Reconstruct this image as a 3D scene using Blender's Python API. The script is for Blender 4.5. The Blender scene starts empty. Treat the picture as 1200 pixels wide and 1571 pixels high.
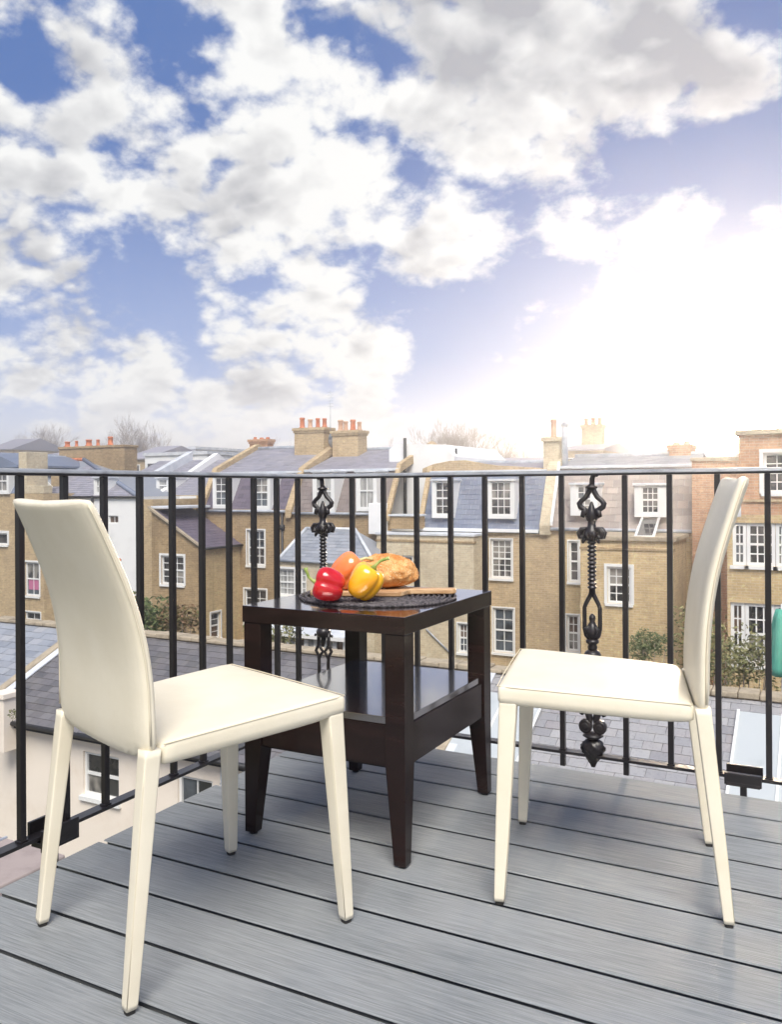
import bpy, math, random
from mathutils import Vector, Matrix, noise
random.seed(7)
R = math.radians
scene = bpy.context.scene
col = scene.collection

# ------------------------------------------------------------------ camera
EYE = 0.9
FOC = 1290.0
YAW = R(27.8)
ROLL = R(0.35)
HOR = 748.0
cam_d = bpy.data.cameras.new('camera')
cam = bpy.data.objects.new('camera', cam_d)
col.objects.link(cam)
cam.location = (0, 0, EYE)
cam.matrix_world = Matrix.Translation((0, 0, EYE)) @ Matrix.Rotation(YAW, 4, 'Z') @ Matrix.Rotation(R(90), 4, 'X') @ Matrix.Rotation(ROLL * -1, 4, 'Z')
cam_d.sensor_fit = 'VERTICAL'
cam_d.sensor_height = 36.0
cam_d.lens = 36.0 * FOC / 1571.0
cam_d.shift_y = -(785.5 - HOR) / 1571.0
cam_d.shift_x = 0.0
cam_d.clip_start = 0.05
cam_d.clip_end = 3000
scene.camera = cam

# ------------------------------------------------------------------ sky and sun
SUN_AZ = R(-150)      # soft, veiled sun: measured from +y towards -x
SUN_EL = R(53)
world = bpy.data.worlds.new('World')
scene.world = world
world.use_nodes = True
wt = world.node_tree
world.cycles.sampling_method = 'MANUAL'
world.cycles.sample_map_resolution = 512
for n in list(wt.nodes):
    wt.nodes.remove(n)


def N(t, kind, **kw):
    n = t.nodes.new(kind)
    for k, v in kw.items():
        setattr(n, k, v)
    return n


def lk(t, a, b):
    t.links.new(a, b)


def mth(t, op, a, b=None, c=None, clamp=False):
    n = N(t, 'ShaderNodeMath', operation=op, use_clamp=clamp)
    for i, v in enumerate((a, b, c)):
        if v is None:
            continue
        if isinstance(v, (int, float)):
            n.inputs[i].default_value = v
        else:
            lk(t, v, n.inputs[i])
    return n.outputs[0]


def smooth(t, x, lo, hi, a=0.0, b=1.0):
    n = N(t, 'ShaderNodeMapRange', interpolation_type='SMOOTHSTEP')
    lk(t, x, n.inputs[0])
    for i, v in enumerate((lo, hi, a, b)):
        n.inputs[i + 1].default_value = v
    return n.outputs[0]


def mixc(t, f, a, b):
    n = N(t, 'ShaderNodeMix', data_type='RGBA')
    if isinstance(f, (int, float)):
        n.inputs[0].default_value = f
    else:
        lk(t, f, n.inputs[0])
    for i, v in ((6, a), (7, b)):
        if isinstance(v, tuple):
            n.inputs[i].default_value = v if len(v) == 4 else v + (1,)
        else:
            lk(t, v, n.inputs[i])
    return n.outputs[2]


def sky_dir(px, py):
    X = (px - 600) / FOC
    Y = -(py - HOR) / FOC
    c, s = math.cos(YAW), math.sin(YAW)
    return Vector((X * c - s, X * s + c, Y)).normalized()


g_dir = N(wt, 'ShaderNodeTexCoord').outputs['Generated']
sep = N(wt, 'ShaderNodeSeparateXYZ'); lk(wt, g_dir, sep.inputs[0])
den = mth(wt, 'ADD', mth(wt, 'MAXIMUM', sep.outputs[2], 0.0), 0.62)
vd = N(wt, 'ShaderNodeVectorMath', operation='DIVIDE')
cmb = N(wt, 'ShaderNodeCombineXYZ')
for i in range(3):
    lk(wt, den, cmb.inputs[i])
lk(wt, g_dir, vd.inputs[0]); lk(wt, cmb.outputs[0], vd.inputs[1])
base = vd.outputs[0]


def nz(vec, scale, detail, rough, off=(0, 0, 0), dist=0.0):
    mp = N(wt, 'ShaderNodeMapping'); lk(wt, vec, mp.inputs[0])
    mp.inputs['Location'].default_value = off
    n = N(wt, 'ShaderNodeTexNoise'); lk(wt, mp.outputs[0], n.inputs['Vector'])
    n.inputs['Scale'].default_value = scale
    n.inputs['Detail'].default_value = detail
    n.inputs['Roughness'].default_value = rough
    n.inputs['Distortion'].default_value = dist
    return n.outputs['Fac']


# where banks of cloud stand (+) and where the blue opens (-): px, py, radius, weight
BANKS = [
    (190, 130, 190, .24), (470, 150, 170, .24), (640, 330, 90, .20), (830, 170, 110, .26), (760, 60, 120, .2),
    (70, 560, 130, .30), (480, 500, 90, .30), (560, 590, 90, .24), (380, 640, 90, .22), (1060, 360, 120, .13),
    (1130, 560, 150, .05), (1030, 100, 90, .36), (1140, 140, 55, .36), (930, 120, 70, .2), (745, 405, 70, .24), (300, 330, 90, .14),
    (40, 400, 80, .16), (200, 640, 90, .2), (850, 640, 90, .2), (735, 537, 34, .36), (900, 470, 40, .1),
    (20, 60, 50, -.30), (35, 120, 30, -.30), (180, 392, 50, -.50), (400, 405, 48, -.42), (270, 505, 45, -.45),
    (160, 255, 26, -.25), (635, 262, 28, -.34), (335, 265, 24, -.26), (250, 25, 40, -.22), (0, 500, 45, -.35),
    (690, 475, 70, -.30), (800, 590, 90, -.22), (660, 610, 60, -.3), (960, 260, 75, -.34), (1120, 230, 70, -.34), (1060, 310, 90, .20), (1170, 400, 70, .12), (1190, 50, 55, -.35),
    (850, 340, 50, .02), (870, 480, 60, -.22), (690, 12, 26, -.2), (600, 450, 40, -.28), (820, 480, 60, -.15), (1185, 215, 50, -.3),
    (255, 440, 35, -.2), (1095, 20, 40, -.2), (930, 30, 30, -.1),
]
acc = None
for (bx, by, br, amp) in BANKS:
    d = sky_dir(bx, by)
    cosoff = 1.0 / math.sqrt(1 + ((bx - 600) / FOC) ** 2 + ((by - HOR) / FOC) ** 2)
    sg = br / FOC * cosoff
    dt = N(wt, 'ShaderNodeVectorMath', operation='DOT_PRODUCT')
    nrm = g_dir
    lk(wt, nrm, dt.inputs[0]); dt.inputs[1].default_value = d
    k = 2.0 / (sg * sg) / 1.6
    e = mth(wt, 'EXPONENT', mth(wt, 'MULTIPLY_ADD', dt.outputs['Value'], k, -k))
    acc = mth(wt, 'MULTIPLY', e, amp) if acc is None else mth(wt, 'MULTIPLY_ADD', e, amp, acc)
def puffs(vec, octs, off):
    """billowed noise: |n| octaves give round cumulus heads with creases between them"""
    tot = None
    for sc_, am in octs:
        v = mth(wt, 'ABSOLUTE', mth(wt, 'MULTIPLY_ADD', nz(vec, sc_, 0, .5, off), 2.0, -1.0))
        tot = mth(wt, 'MULTIPLY', v, am) if tot is None else mth(wt, 'MULTIPLY_ADD', v, am, tot)
    return tot
wn = N(wt, 'ShaderNodeTexNoise'); lk(wt, base, wn.inputs['Vector']); wn.inputs['Scale'].default_value = 9.0; wn.inputs['Detail'].default_value = 4
wv_ = N(wt, 'ShaderNodeVectorMath', operation='MULTIPLY_ADD'); lk(wt, wn.outputs['Color'], wv_.inputs[0]); wv_.inputs[1].default_value = (.07, .07, .07); lk(wt, base, wv_.inputs[2])
wb_ = wv_.outputs[0]
n1 = nz(base, 6.6, 9, .60, (3.1, .4, 0))
OCT = ((8.5, .9), (18, .50), (37, .27))
b1 = puffs(wb_, OCT, (1, 2, 3))
b1s = puffs(wb_, OCT, (1 + .012, 2, 3 + .020))
n1s = nz(base, 6.6, 4, .55, (3.1 + .012, .4, .022))
dens = mth(wt, 'ADD', mth(wt, 'MULTIPLY_ADD', n1, 2.7, -1.13), mth(wt, 'MULTIPLY', acc, 1.25))
dens = mth(wt, 'MULTIPLY_ADD', b1, .62, dens)
cover = smooth(wt, dens, .38, .80)
thick = smooth(wt, dens, .62, 1.25)
relief = mth(wt, 'SUBTRACT', b1, b1s)
relief2 = mth(wt, 'SUBTRACT', n1, n1s)
nl = nz(base, 5.0, 4, .5, (7, 2, 9))
lum = mth(wt, 'MULTIPLY_ADD', relief, 1.1, mth(wt, 'MULTIPLY_ADD', nl, 2.6, -1.02))
lum = mth(wt, 'MULTIPLY_ADD', relief2, 2.2, lum)
lum = mth(wt, 'MULTIPLY_ADD', b1, .30, lum)
lum = mth(wt, 'MULTIPLY_ADD', thick, -.62, mth(wt, 'ADD', lum, .50), clamp=True)
S0 = 10.0     # the Background runs at 0.1, clouds are given in radiance x 10
grey = (.36 * S0, .365 * S0, .39 * S0)
white = (.745 * S0, .745 * S0, .73 * S0)
cloudc = mixc(wt, lum, grey, white)
sky = N(wt, 'ShaderNodeTexSky', sky_type='NISHITA')
sky.sun_disc = False
sky.sun_elevation = SUN_EL
sky.sun_rotation = -SUN_AZ
sky.air_density = 1.0
sky.dust_density = 1.2
sky.ozone_density = 3.0
tint = N(wt, 'ShaderNodeVectorMath', operation='MULTIPLY')
lk(wt, sky.outputs[0], tint.inputs[0]); tint.inputs[1].default_value = (.74, .72, .95)
elv = smooth(wt, sep.outputs[2], .02, .42)
bluec = mixc(wt, elv, (.37 * S0, .45 * S0, .66 * S0), (.075 * S0, .155 * S0, .38 * S0))
bluec = mixc(wt, .8, tint.outputs[0], bluec)
c1 = mixc(wt, cover, bluec, cloudc)
# milky air low over the roofs, and the bright veil in front of the sun
low = smooth(wt, sep.outputs[2], .0, .16, .85, .0)
c2 = mixc(wt, low, c1, (.86 * S0, .865 * S0, .89 * S0))
gd = N(wt, 'ShaderNodeVectorMath', operation='DOT_PRODUCT')
lk(wt, g_dir, gd.inputs[0]); gd.inputs[1].default_value = sky_dir(1140, 600)
gl = mth(wt, 'EXPONENT', mth(wt, 'MULTIPLY_ADD', gd.outputs['Value'], 170, -170))
gl2 = mth(wt, 'EXPONENT', mth(wt, 'MULTIPLY_ADD', gd.outputs['Value'], 20, -20))
c3 = mixc(wt, mth(wt, 'MULTIPLY', gl, .88), c2, (1.22 * S0, 1.10 * S0, .94 * S0))
c4 = mixc(wt, mth(wt, 'MULTIPLY', gl2, .26), c3, (.86 * S0, .78 * S0, .80 * S0))
# the veiled sun itself: far brighter than the cloud round it, it whitens the air in front of the right hand houses
core = mth(wt, 'EXPONENT', mth(wt, 'MULTIPLY_ADD', gd.outputs['Value'], 1500, -1500))
c5 = N(wt, 'ShaderNodeVectorMath', operation='MULTIPLY_ADD')
cc3 = N(wt, 'ShaderNodeCombineXYZ')
for i in range(3):
    lk(wt, core, cc3.inputs[i])
lk(wt, cc3.outputs[0], c5.inputs[0]); c5.inputs[1].default_value = (480 * S0, 385 * S0, 275 * S0); lk(wt, c4, c5.inputs[2])
bg = N(wt, 'ShaderNodeBackground'); lk(wt, c5.outputs[0], bg.inputs[0]); bg.inputs[1].default_value = .08
wo = N(wt, 'ShaderNodeOutputWorld'); lk(wt, bg.outputs[0], wo.inputs[0])

sun_d = bpy.data.lights.new('sun', 'SUN')
sun_d.energy = 3.0
sun_d.angle = R(32)
sun_d.color = (1.0, .95, .86)
sun = bpy.data.objects.new('sun', sun_d)
col.objects.link(sun)
sdir = Vector((-math.sin(SUN_AZ) * math.cos(SUN_EL), math.cos(SUN_AZ) * math.cos(SUN_EL), math.sin(SUN_EL)))
sun.rotation_euler = sdir.to_track_quat('Z', 'Y').to_euler()
sun.location = sdir * 50

vs = scene.view_settings
vs.view_transform = 'Standard'
vs.look = 'None'
vs.gamma = 1
vs.exposure = 0.75
vs.use_curve_mapping = False
scene.render.engine = 'CYCLES'
scene.cycles.max_bounces = 6
scene.cycles.diffuse_bounces = 3
scene.cycles.glossy_bounces = 3
scene.cycles.use_denoising = True
scene.cycles.sample_clamp_indirect = 4.0


# ------------------------------------------------------------------ pixel rays onto real planes of the place
def ray(px, py):
    X, Y = px - 600, -(py - HOR)
    cr, sr = math.cos(ROLL), math.sin(ROLL)
    X, Y = cr * X + sr * Y, -sr * X + cr * Y
    X /= FOC; Y /= FOC
    c, s = math.cos(YAW), math.sin(YAW)
    return X * c - s, X * s + c, Y


def fp(px, py, V):          # the point of the plane y = V
    r = ray(px, py); t = V / r[1]
    return Vector((r[0] * t, V, EYE + r[2] * t))


def fu(px, py, U):          # the point of the plane x = U
    r = ray(px, py); t = U / r[0]
    return Vector((U, r[1] * t, EYE + r[2] * t))


# ------------------------------------------------------------------ mesh helpers
class MB:
    def __init__(s):
        s.v = []; s.f = []; s.sm = []

    def add(s, vs_, fs, smooth_=False):
        o = len(s.v)
        s.v.extend([tuple(v) for v in vs_])
        s.f.extend([tuple(i + o for i in f) for f in fs])
        s.sm.extend([smooth_] * len(fs))
        return s

    def box(s, x0, x1, y0, y1, z0, z1):
        if x0 > x1: x0, x1 = x1, x0
        if y0 > y1: y0, y1 = y1, y0
        if z0 > z1: z0, z1 = z1, z0
        return s.add([(x0, y0, z0), (x1, y0, z0), (x1, y1, z0), (x0, y1, z0), (x0, y0, z1), (x1, y0, z1), (x1, y1, z1), (x0, y1, z1)],
                     [(0, 3, 2, 1), (4, 5, 6, 7), (0, 1, 5, 4), (1, 2, 6, 5), (2, 3, 7, 6), (3, 0, 4, 7)])

    def quad(s, a, b, c, d):
        return s.add([a, b, c, d], [(0, 1, 2, 3)])

    def slab(s, a, b, c, d, n):     # a quad given thickness by the offset vector n
        a, b, c, d, n = map(Vector, (a, b, c, d, n))
        return s.add([a, b, c, d, a + n, b + n, c + n, d + n],
                     [(0, 3, 2, 1), (4, 5, 6, 7), (0, 1, 5, 4), (1, 2, 6, 5), (2, 3, 7, 6), (3, 0, 4, 7)])

    def prism(s, poly, axis, a0, a1):   # polygon in the two other axes, extruded along axis
        n = len(poly)
        if axis == 'x':
            P = lambda p, a: (a, p[0], p[1])
        elif axis == 'y':
            P = lambda p, a: (p[0], a, p[1])
        else:
            P = lambda p, a: (p[0], p[1], a)
        vs_ = [P(p, a0) for p in poly] + [P(p, a1) for p in poly]
        return s.add(vs_, [tuple(range(n))[::-1], tuple(range(n, 2 * n))] + [(i, (i + 1) % n, n + (i + 1) % n, n + i) for i in range(n)])

    def tube(s, pts, rad, n=8, smooth_=True, caps=True):
        pts = [Vector(p) for p in pts]
        rs = rad if isinstance(rad, (list, tuple)) else [rad] * len(pts)
        t0 = (pts[1] - pts[0]).normalized()
        a = Vector((0, 0, 1)) if abs(t0.z) < .9 else Vector((1, 0, 0))
        nx = t0.cross(a).normalized()
        rings = []
        for i, p in enumerate(pts):
            t = (pts[min(i + 1, len(pts) - 1)] - pts[max(i - 1, 0)]).normalized()
            nx = (nx - t * nx.dot(t)).normalized()
            ny = t.cross(nx)
            rings.append([p + (nx * math.cos(2 * math.pi * k / n) + ny * math.sin(2 * math.pi * k / n)) * rs[i] for k in range(n)])
        return s.rings(rings, smooth_, caps)

    def rings(s, rings, smooth_=True, caps=True):
        n = len(rings[0]); vs_ = [v for r in rings for v in r]; fs = []
        for i in range(len(rings) - 1):
            for k in range(n):
                fs.append((i * n + k, i * n + (k + 1) % n, (i + 1) * n + (k + 1) % n, (i + 1) * n + k))
        if caps:
            fs.append(tuple(range(n))[::-1]); fs.append(tuple(range((len(rings) - 1) * n, len(rings) * n)))
        return s.add(vs_, fs, smooth_)

    def lathe(s, c, prof, n=16, smooth_=True):   # prof: (radius, z) upward
        return s.rings([[Vector((c[0] + r * math.cos(2 * math.pi * k / n), c[1] + r * math.sin(2 * math.pi * k / n), c[2] + z)) for k in range(n)] for r, z in prof], smooth_)

    def build(s, name, mat, parent=None, bevel=0, seg=2, sub=0, auto=None, world_=True):
        off = Vector((0, 0, 0)); q = parent
        if world_:
            while q is not None:
                off += q.location; q = q.parent
        me = bpy.data.meshes.new(name)
        me.from_pydata([tuple(Vector(v) - off) for v in s.v], [], s.f)
        me.polygons.foreach_set('use_smooth', s.sm)
        if mat: me.materials.append(mat)
        me.update()
        o = bpy.data.objects.new(name, me)
        col.objects.link(o)
        if parent is not None: o.parent = parent
        if bevel:
            m = o.modifiers.new('bevel', 'BEVEL'); m.width = bevel; m.segments = seg; m.limit_method = 'ANGLE'; m.angle_limit = R(35)
            m.harden_normals = False
        if sub:
            m = o.modifiers.new('sub', 'SUBSURF'); m.levels = m.render_levels = sub
        return o


def tag(o, label=None, cat=None, group=None, kind=None):
    if label: o['label'] = label
    if cat: o['category'] = cat
    if group: o['group'] = group
    if kind: o['kind'] = kind
    return o


def empty(name, loc, rz=0, **kw):
    o = bpy.data.objects.new(name, None)
    col.objects.link(o)
    o.location = loc
    o.rotation_euler = (0, 0, rz)
    o.empty_display_size = .2
    tag(o, **kw)
    return o


def link_mesh(name, me, parent, loc, rot=(0, 0, 0), scl=(1, 1, 1)):
    o = bpy.data.objects.new(name, me)
    col.objects.link(o)
    o.parent = parent
    o.location = loc; o.rotation_euler = rot; o.scale = scl
    return o


def copy_tree(o, parent=None):
    c = o.copy(); col.objects.link(c); c.parent = parent
    for ch in list(o.children):
        copy_tree(ch, c)
    return c


# ------------------------------------------------------------------ materials
def mat(name, colr, rough=.6, spec=.5, metal=0.0, coat=0.0):
    m = bpy.data.materials.new(name); m.use_nodes = True
    b = m.node_tree.nodes['Principled BSDF']
    b.inputs['Base Color'].default_value = tuple(colr) + (1,)
    b.inputs['Roughness'].default_value = rough
    b.inputs['Specular IOR Level'].default_value = spec
    b.inputs['Metallic'].default_value = metal
    b.inputs['Coat Weight'].default_value = coat
    return m


def mnoise(m, scale, detail=4, rough=.6, vec=None, stretch=None):
    t = m.node_tree
    tc = N(t, 'ShaderNodeTexCoord')
    src = tc.outputs['Object'] if vec is None else vec
    if stretch:
        mp = N(t, 'ShaderNodeMapping'); lk(t, src, mp.inputs[0]); mp.inputs['Scale'].default_value = stretch
        src = mp.outputs[0]
    n = N(t, 'ShaderNodeTexNoise'); lk(t, src, n.inputs['Vector'])
    n.inputs['Scale'].default_value = scale; n.inputs['Detail'].default_value = detail; n.inputs['Roughness'].default_value = rough
    return n.outputs['Fac']


def bsdf(m):
    return m.node_tree.nodes['Principled BSDF']


def bump(m, h, strength=.3, dist=.01):
    t = m.node_tree
    b = N(t, 'ShaderNodeBump'); lk(t, h, b.inputs['Height'])
    b.inputs['Strength'].default_value = strength; b.inputs['Distance'].default_value = dist
    prev = bsdf(m).inputs['Normal']
    if prev.is_linked:
        lk(t, prev.links[0].from_socket, b.inputs['Normal'])
    lk(t, b.outputs[0], prev)


def vary(m, c0, c1, scale, lo=.3, hi=.7, detail=4, stretch=None, rough=.6):
    t = m.node_tree
    f = smooth(t, mnoise(m, scale, detail, rough, stretch=stretch), lo, hi)
    lk(t, mixc(t, f, tuple(c0), tuple(c1)), bsdf(m).inputs['Base Color'])
    return f


def brick_mat(name, c1, c2, mortar, dark, stain=.35, row=.075, w=.225):
    m = mat(name, c1, .9, .2)
    t = m.node_tree
    tc = N(t, 'ShaderNodeTexCoord')
    sp = N(t, 'ShaderNodeSeparateXYZ'); lk(t, tc.outputs['Object'], sp.inputs[0])
    cb = N(t, 'ShaderNodeCombineXYZ')
    lk(t, mth(t, 'ADD', sp.outputs[0], sp.outputs[1]), cb.inputs[0]); lk(t, sp.outputs[2], cb.inputs[1])
    br = N(t, 'ShaderNodeTexBrick'); lk(t, cb.outputs[0], br.inputs['Vector'])
    br.inputs['Scale'].default_value = 1.0
    br.inputs['Brick Width'].default_value = w
    br.inputs['Row Height'].default_value = row
    br.inputs['Mortar Size'].default_value = .009
    br.inputs['Mortar Smooth'].default_value = .4
    br.inputs['Bias'].default_value = -.1
    br.inputs['Color1'].default_value = c1 + (1,)
    br.inputs['Color2'].default_value = c2 + (1,)
    br.inputs['Mortar'].default_value = mortar + (1,)
    n = mnoise(m, .55, 6, .65)
    n2 = mnoise(m, 9, 4, .7, stretch=(1, 1, 2.4))
    c = mixc(t, mth(t, 'MULTIPLY', smooth(t, n, .42, .72), stain), br.outputs['Color'], dark)
    n3 = mnoise(m, 2.6, 5, .7)
    wn_ = N(t, 'ShaderNodeTexNoise'); lk(t, cb.outputs[0], wn_.inputs['Vector']); wn_.inputs['Scale'].default_value = 6.0; wn_.inputs['Detail'].default_value = 3; wn_.inputs['Roughness'].default_value = .8
    c = mixc(t, smooth(t, n3, .5, .75, 0, .5), c, tuple(x * .62 for x in c1))
    c = mixc(t, smooth(t, n2, .52, .72, 0, .5), c, tuple(x * .45 for x in c1))
    c = mixc(t, smooth(t, wn_.outputs['Fac'], .30, .46, .55, 0), c, tuple(min(.75, x * 1.55) for x in c1))
    c = mixc(t, smooth(t, wn_.outputs['Fac'], .56, .68, 0, .5), c, tuple(x * .5 for x in c1))
    st_ = mnoise(m, 1, 6, .7, stretch=(2.2, 2.2, .16))
    c = mixc(t, smooth(t, st_, .52, .78, 0, .55), c, tuple(x * .42 for x in c1))
    lk(t, c, bsdf(m).inputs['Base Color'])
    bump(m, br.outputs['Fac'], -.5, .008)
    bump(m, n2, .4, .01)
    return m


def slate_mat(name, cols, rough=.55, lich=(.30, .28, .2), amt=.35):
    m = mat(name, cols[0], rough, .5)
    t = m.node_tree
    gi = N(t, 'ShaderNodeNewGeometry'); oi = N(t, 'ShaderNodeObjectInfo')
    r = mth(t, 'FRACT', mth(t, 'ADD', gi.outputs['Random Per Island'], mth(t, 'MULTIPLY', oi.outputs['Random'], 7.3)))
    cr = N(t, 'ShaderNodeValToRGB'); lk(t, r, cr.inputs[0])
    els = cr.color_ramp.elements
    while len(els) < len(cols):
        els.new(.5)
    for i, c in enumerate(cols):
        els[i].position = i / (len(cols) - 1); els[i].color = tuple(c) + (1,)
    gp = N(t, 'ShaderNodeTexNoise'); lk(t, gi.outputs['Position'], gp.inputs['Vector'])
    gp.inputs['Scale'].default_value = 1.9; gp.inputs['Detail'].default_value = 8; gp.inputs['Roughness'].default_value = .74
    g2 = N(t, 'ShaderNodeTexNoise'); lk(t, gi.outputs['Position'], g2.inputs['Vector'])
    g2.inputs['Scale'].default_value = 22; g2.inputs['Detail'].default_value = 5
    c = mixc(t, smooth(t, gp.outputs['Fac'], .45, .75, 0, amt), cr.outputs[0], lich)
    c = mixc(t, smooth(t, g2.outputs['Fac'], .5, .8, 0, .5), c, tuple(x * .55 for x in cols[0]))
    lk(t, c, bsdf(m).inputs['Base Color'])
    bump(m, g2.outputs['Fac'], .35, .006)
    return m


M = {}
# deck composite
m = mat('deck_composite', (.3, .33, .35), .55, .45)
t = m.node_tree
tc = N(t, 'ShaderNodeTexCoord'); oi = N(t, 'ShaderNodeObjectInfo')
sh = N(t, 'ShaderNodeVectorMath', operation='ADD')
cx = N(t, 'ShaderNodeCombineXYZ'); lk(t, mth(t, 'MULTIPLY', oi.outputs['Random'], 37.0), cx.inputs[0]); lk(t, mth(t, 'MULTIPLY', oi.outputs['Random'], 11.0), cx.inputs[1])
lk(t, tc.outputs['Object'], sh.inputs[0]); lk(t, cx.outputs[0], sh.inputs[1])
grain = mnoise(m, 1, 8, .72, vec=sh.outputs[0], stretch=(6.5, 230, 60))
grain2 = mnoise(m, 1, 5, .6, vec=sh.outputs[0], stretch=(9, 420, 60))
patch = mnoise(m, 1, 5, .6, vec=tc.outputs['Object'], stretch=(2.2, 5, 5))
blot = mnoise(m, 1, 6, .7, vec=sh.outputs[0], stretch=(14, 24, 5))
g = mth(t, 'MULTIPLY_ADD', grain, .6, mth(t, 'MULTIPLY', grain2, .4))
c = mixc(t, smooth(t, g, .37, .63), (.135, .145, .148), (.325, .337, .340))
c = mixc(t, smooth(t, patch, .35, .7, 0, .4), c, (.36, .37, .38))
c = mixc(t, smooth(t, blot, .62, .8, 0, .35), c, (.46, .47, .48))
c = mixc(t, mth(t, 'MULTIPLY', oi.outputs['Random'], .38), c, (.17, .19, .21))
lk(t, c, bsdf(m).inputs['Base Color'])
lk(t, smooth(t, patch, .3, .7, .56, .74), bsdf(m).inputs['Roughness'])
bump(m, g, .55, .0035)
M['deck'] = m
M['under'] = mat('deck_joist_black', (.03, .03, .031), .9, .1)

# chair leather
def leather(name, a, b):
    m = mat(name, a, .42, .5)
    vary(m, a, b, 5, .35, .7, 5)
    t = m.node_tree
    vr = N(t, 'ShaderNodeTexVoronoi', feature='F1'); tc = N(t, 'ShaderNodeTexCoord'); lk(t, tc.outputs['Object'], vr.inputs['Vector']); vr.inputs['Scale'].default_value = 520
    bump(m, vr.outputs['Distance'], .10, .0008)
    bump(m, mnoise(m, 16, 3, .5), .14, .006)
    bump(m, mnoise(m, 1, 5, .65, stretch=(60, 22, 9)), .22, .003)
    return m
M['leather'] = leather('cream_leather', (.81, .74, .585), (.755, .68, .52))
M['stitch'] = mat('cream_piping', (.70, .62, .46), .6)
M['footcap'] = mat('black_rubber', (.02, .018, .016), .6)
# table
m = mat('espresso_wood', (.020, .011, .010), .22, .36, coat=.0)
bsdf(m).inputs['Coat Roughness'].default_value = .07
vary(m, (.009, .0045, .004), (.018, .008, .007), 1, .3, .7, 5, stretch=(6, 60, 60))
bump(m, mnoise(m, 1, 5, .6, stretch=(8, 140, 140)), .06, .001)
M['espresso'] = m
m2 = m.copy(); m2.name = 'espresso_lacquer'; bsdf(m2).inputs['IOR'].default_value = 2.6; bsdf(m2).inputs['Roughness'].default_value = .17; bsdf(m2).inputs['Specular IOR Level'].default_value = .5; bsdf(m2).inputs['Coat Weight'].default_value = 1.0; bsdf(m2).inputs['Coat IOR'].default_value = 2.0; M['lacquer'] = m2
# iron
m = mat('black_iron_paint', (.013, .011, .012), .30, .6)
bump(m, mnoise(m, 60, 4, .6), .12, .002)
M['iron'] = m
m = mat('pale_highlight_steel', (.32, .33, .34), .34, .5, metal=.3)  # pale grey paints in the bright sky highlight along the black top rail
vary(m, (.34, .35, .36), (.16, .165, .17), 14, .45, .8, 6)
M['cap'] = m
m = mat('cast_iron_paint', (.016, .013, .014), .33, .5)
bump(m, mnoise(m, 90, 5, .65), .35, .003)
M['cast'] = m
# food
def veg(name, a, b, coat=.6):
    m = mat(name, a, .22, .5, coat=coat)
    vary(m, a, b, 9, .35, .72, 3)
    bsdf(m).inputs['Subsurface Weight'].default_value = .12
    bsdf(m).inputs['Subsurface Radius'].default_value = (.01, .004, .002)
    bsdf(m).inputs['Subsurface Scale'].default_value = .5
    bump(m, mnoise(m, 40, 2, .5), .05, .002)
    return m
M['red'] = veg('red_pepper_skin', (.62, .008, .012), (.45, .004, .008))
M['orange'] = veg('orange_pepper_skin', (.93, .27, .075), (.88, .18, .04))
M['yellow'] = veg('yellow_pepper_skin', (.95, .52, .018), (.93, .38, .01))
m = mat('pepper_stem', (.20, .30, .05), .5)
vary(m, (.16, .27, .04), (.42, .46, .14), 60)
M['stem'] = m
m = mat('pale_stem', (.5, .5, .2), .5); vary(m, (.48, .42, .16), (.62, .58, .30), 60); M['stem2'] = m
m = mat('bread_crust', (.62, .30, .10), .7, .3)
t = m.node_tree
a1 = mnoise(m, 26, 6, .7); a2 = mnoise(m, 95, 4, .7)
vo = N(t, 'ShaderNodeTexVoronoi', feature='F1'); tcn = N(t, 'ShaderNodeTexCoord'); lk(t, tcn.outputs['Object'], vo.inputs['Vector']); vo.inputs['Scale'].default_value = 150
c = mixc(t, smooth(t, a1, .38, .68), (.54, .20, .045), (.80, .48, .20))
c = mixc(t, smooth(t, a2, .55, .72, 0, .6), c, (.42, .15, .035))
sesame = smooth(t, vo.outputs['Distance'], .18, .30, 1, 0)
sm2 = mth(t, 'MULTIPLY', sesame, smooth(t, mnoise(m, 30, 2, .5), .42, .55))
c = mixc(t, mth(t, 'MULTIPLY', sm2, .7), c, (.90, .74, .46))
lk(t, c, bsdf(m).inputs['Base Color'])
bump(m, a1, .6, .008); bump(m, sm2, .5, .002); bump(m, a2, .4, .003)
M['bread'] = m
m = mat('olive_wood', (.5, .3, .15), .5)
vary(m, (.40, .215, .095), (.66, .44, .24), 1, .35, .65, 6, stretch=(9, 110, 60)); M['board'] = m
m = mat('charcoal_rope', (.07, .06, .066), .85, .3)
t = m.node_tree
vary(m, (.035, .030, .034), (.15, .135, .14), 130, .35, .65, 3)
bump(m, mnoise(m, 210, 3, .6), .8, .004); M['rope'] = m

# building materials
M['brick_dark'] = brick_mat('stock_brick_brown', (.42, .295, .155), (.30, .20, .105), (.44, .35, .24), (.15, .105, .065), .5)
M['brick_tan'] = brick_mat('stock_brick_tan', (.56, .415, .235), (.43, .305, .17), (.58, .48, .35), (.24, .17, .11), .4)
M['brick_pale'] = brick_mat('pale_gault_brick', (.66, .56, .39), (.56, .455, .30), (.66, .58, .45), (.26, .21, .15), .35)
M['brick_ochre'] = brick_mat('ochre_brick', (.64, .475, .25), (.51, .36, .185), (.64, .53, .36), (.27, .185, .11), .4)
M['brick_orange'] = brick_mat('orange_brick', (.60, .34, .20), (.49, .25, .145), (.56, .42, .30), (.34, .19, .12), .3)
M['slate_dark'] = slate_mat('slate_dark', [(.115, .108, .112), (.150, .142, .15), (.09, .088, .095), (.18, .172, .178), (.13, .12, .128)], lich=(.24, .22, .18))
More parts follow.
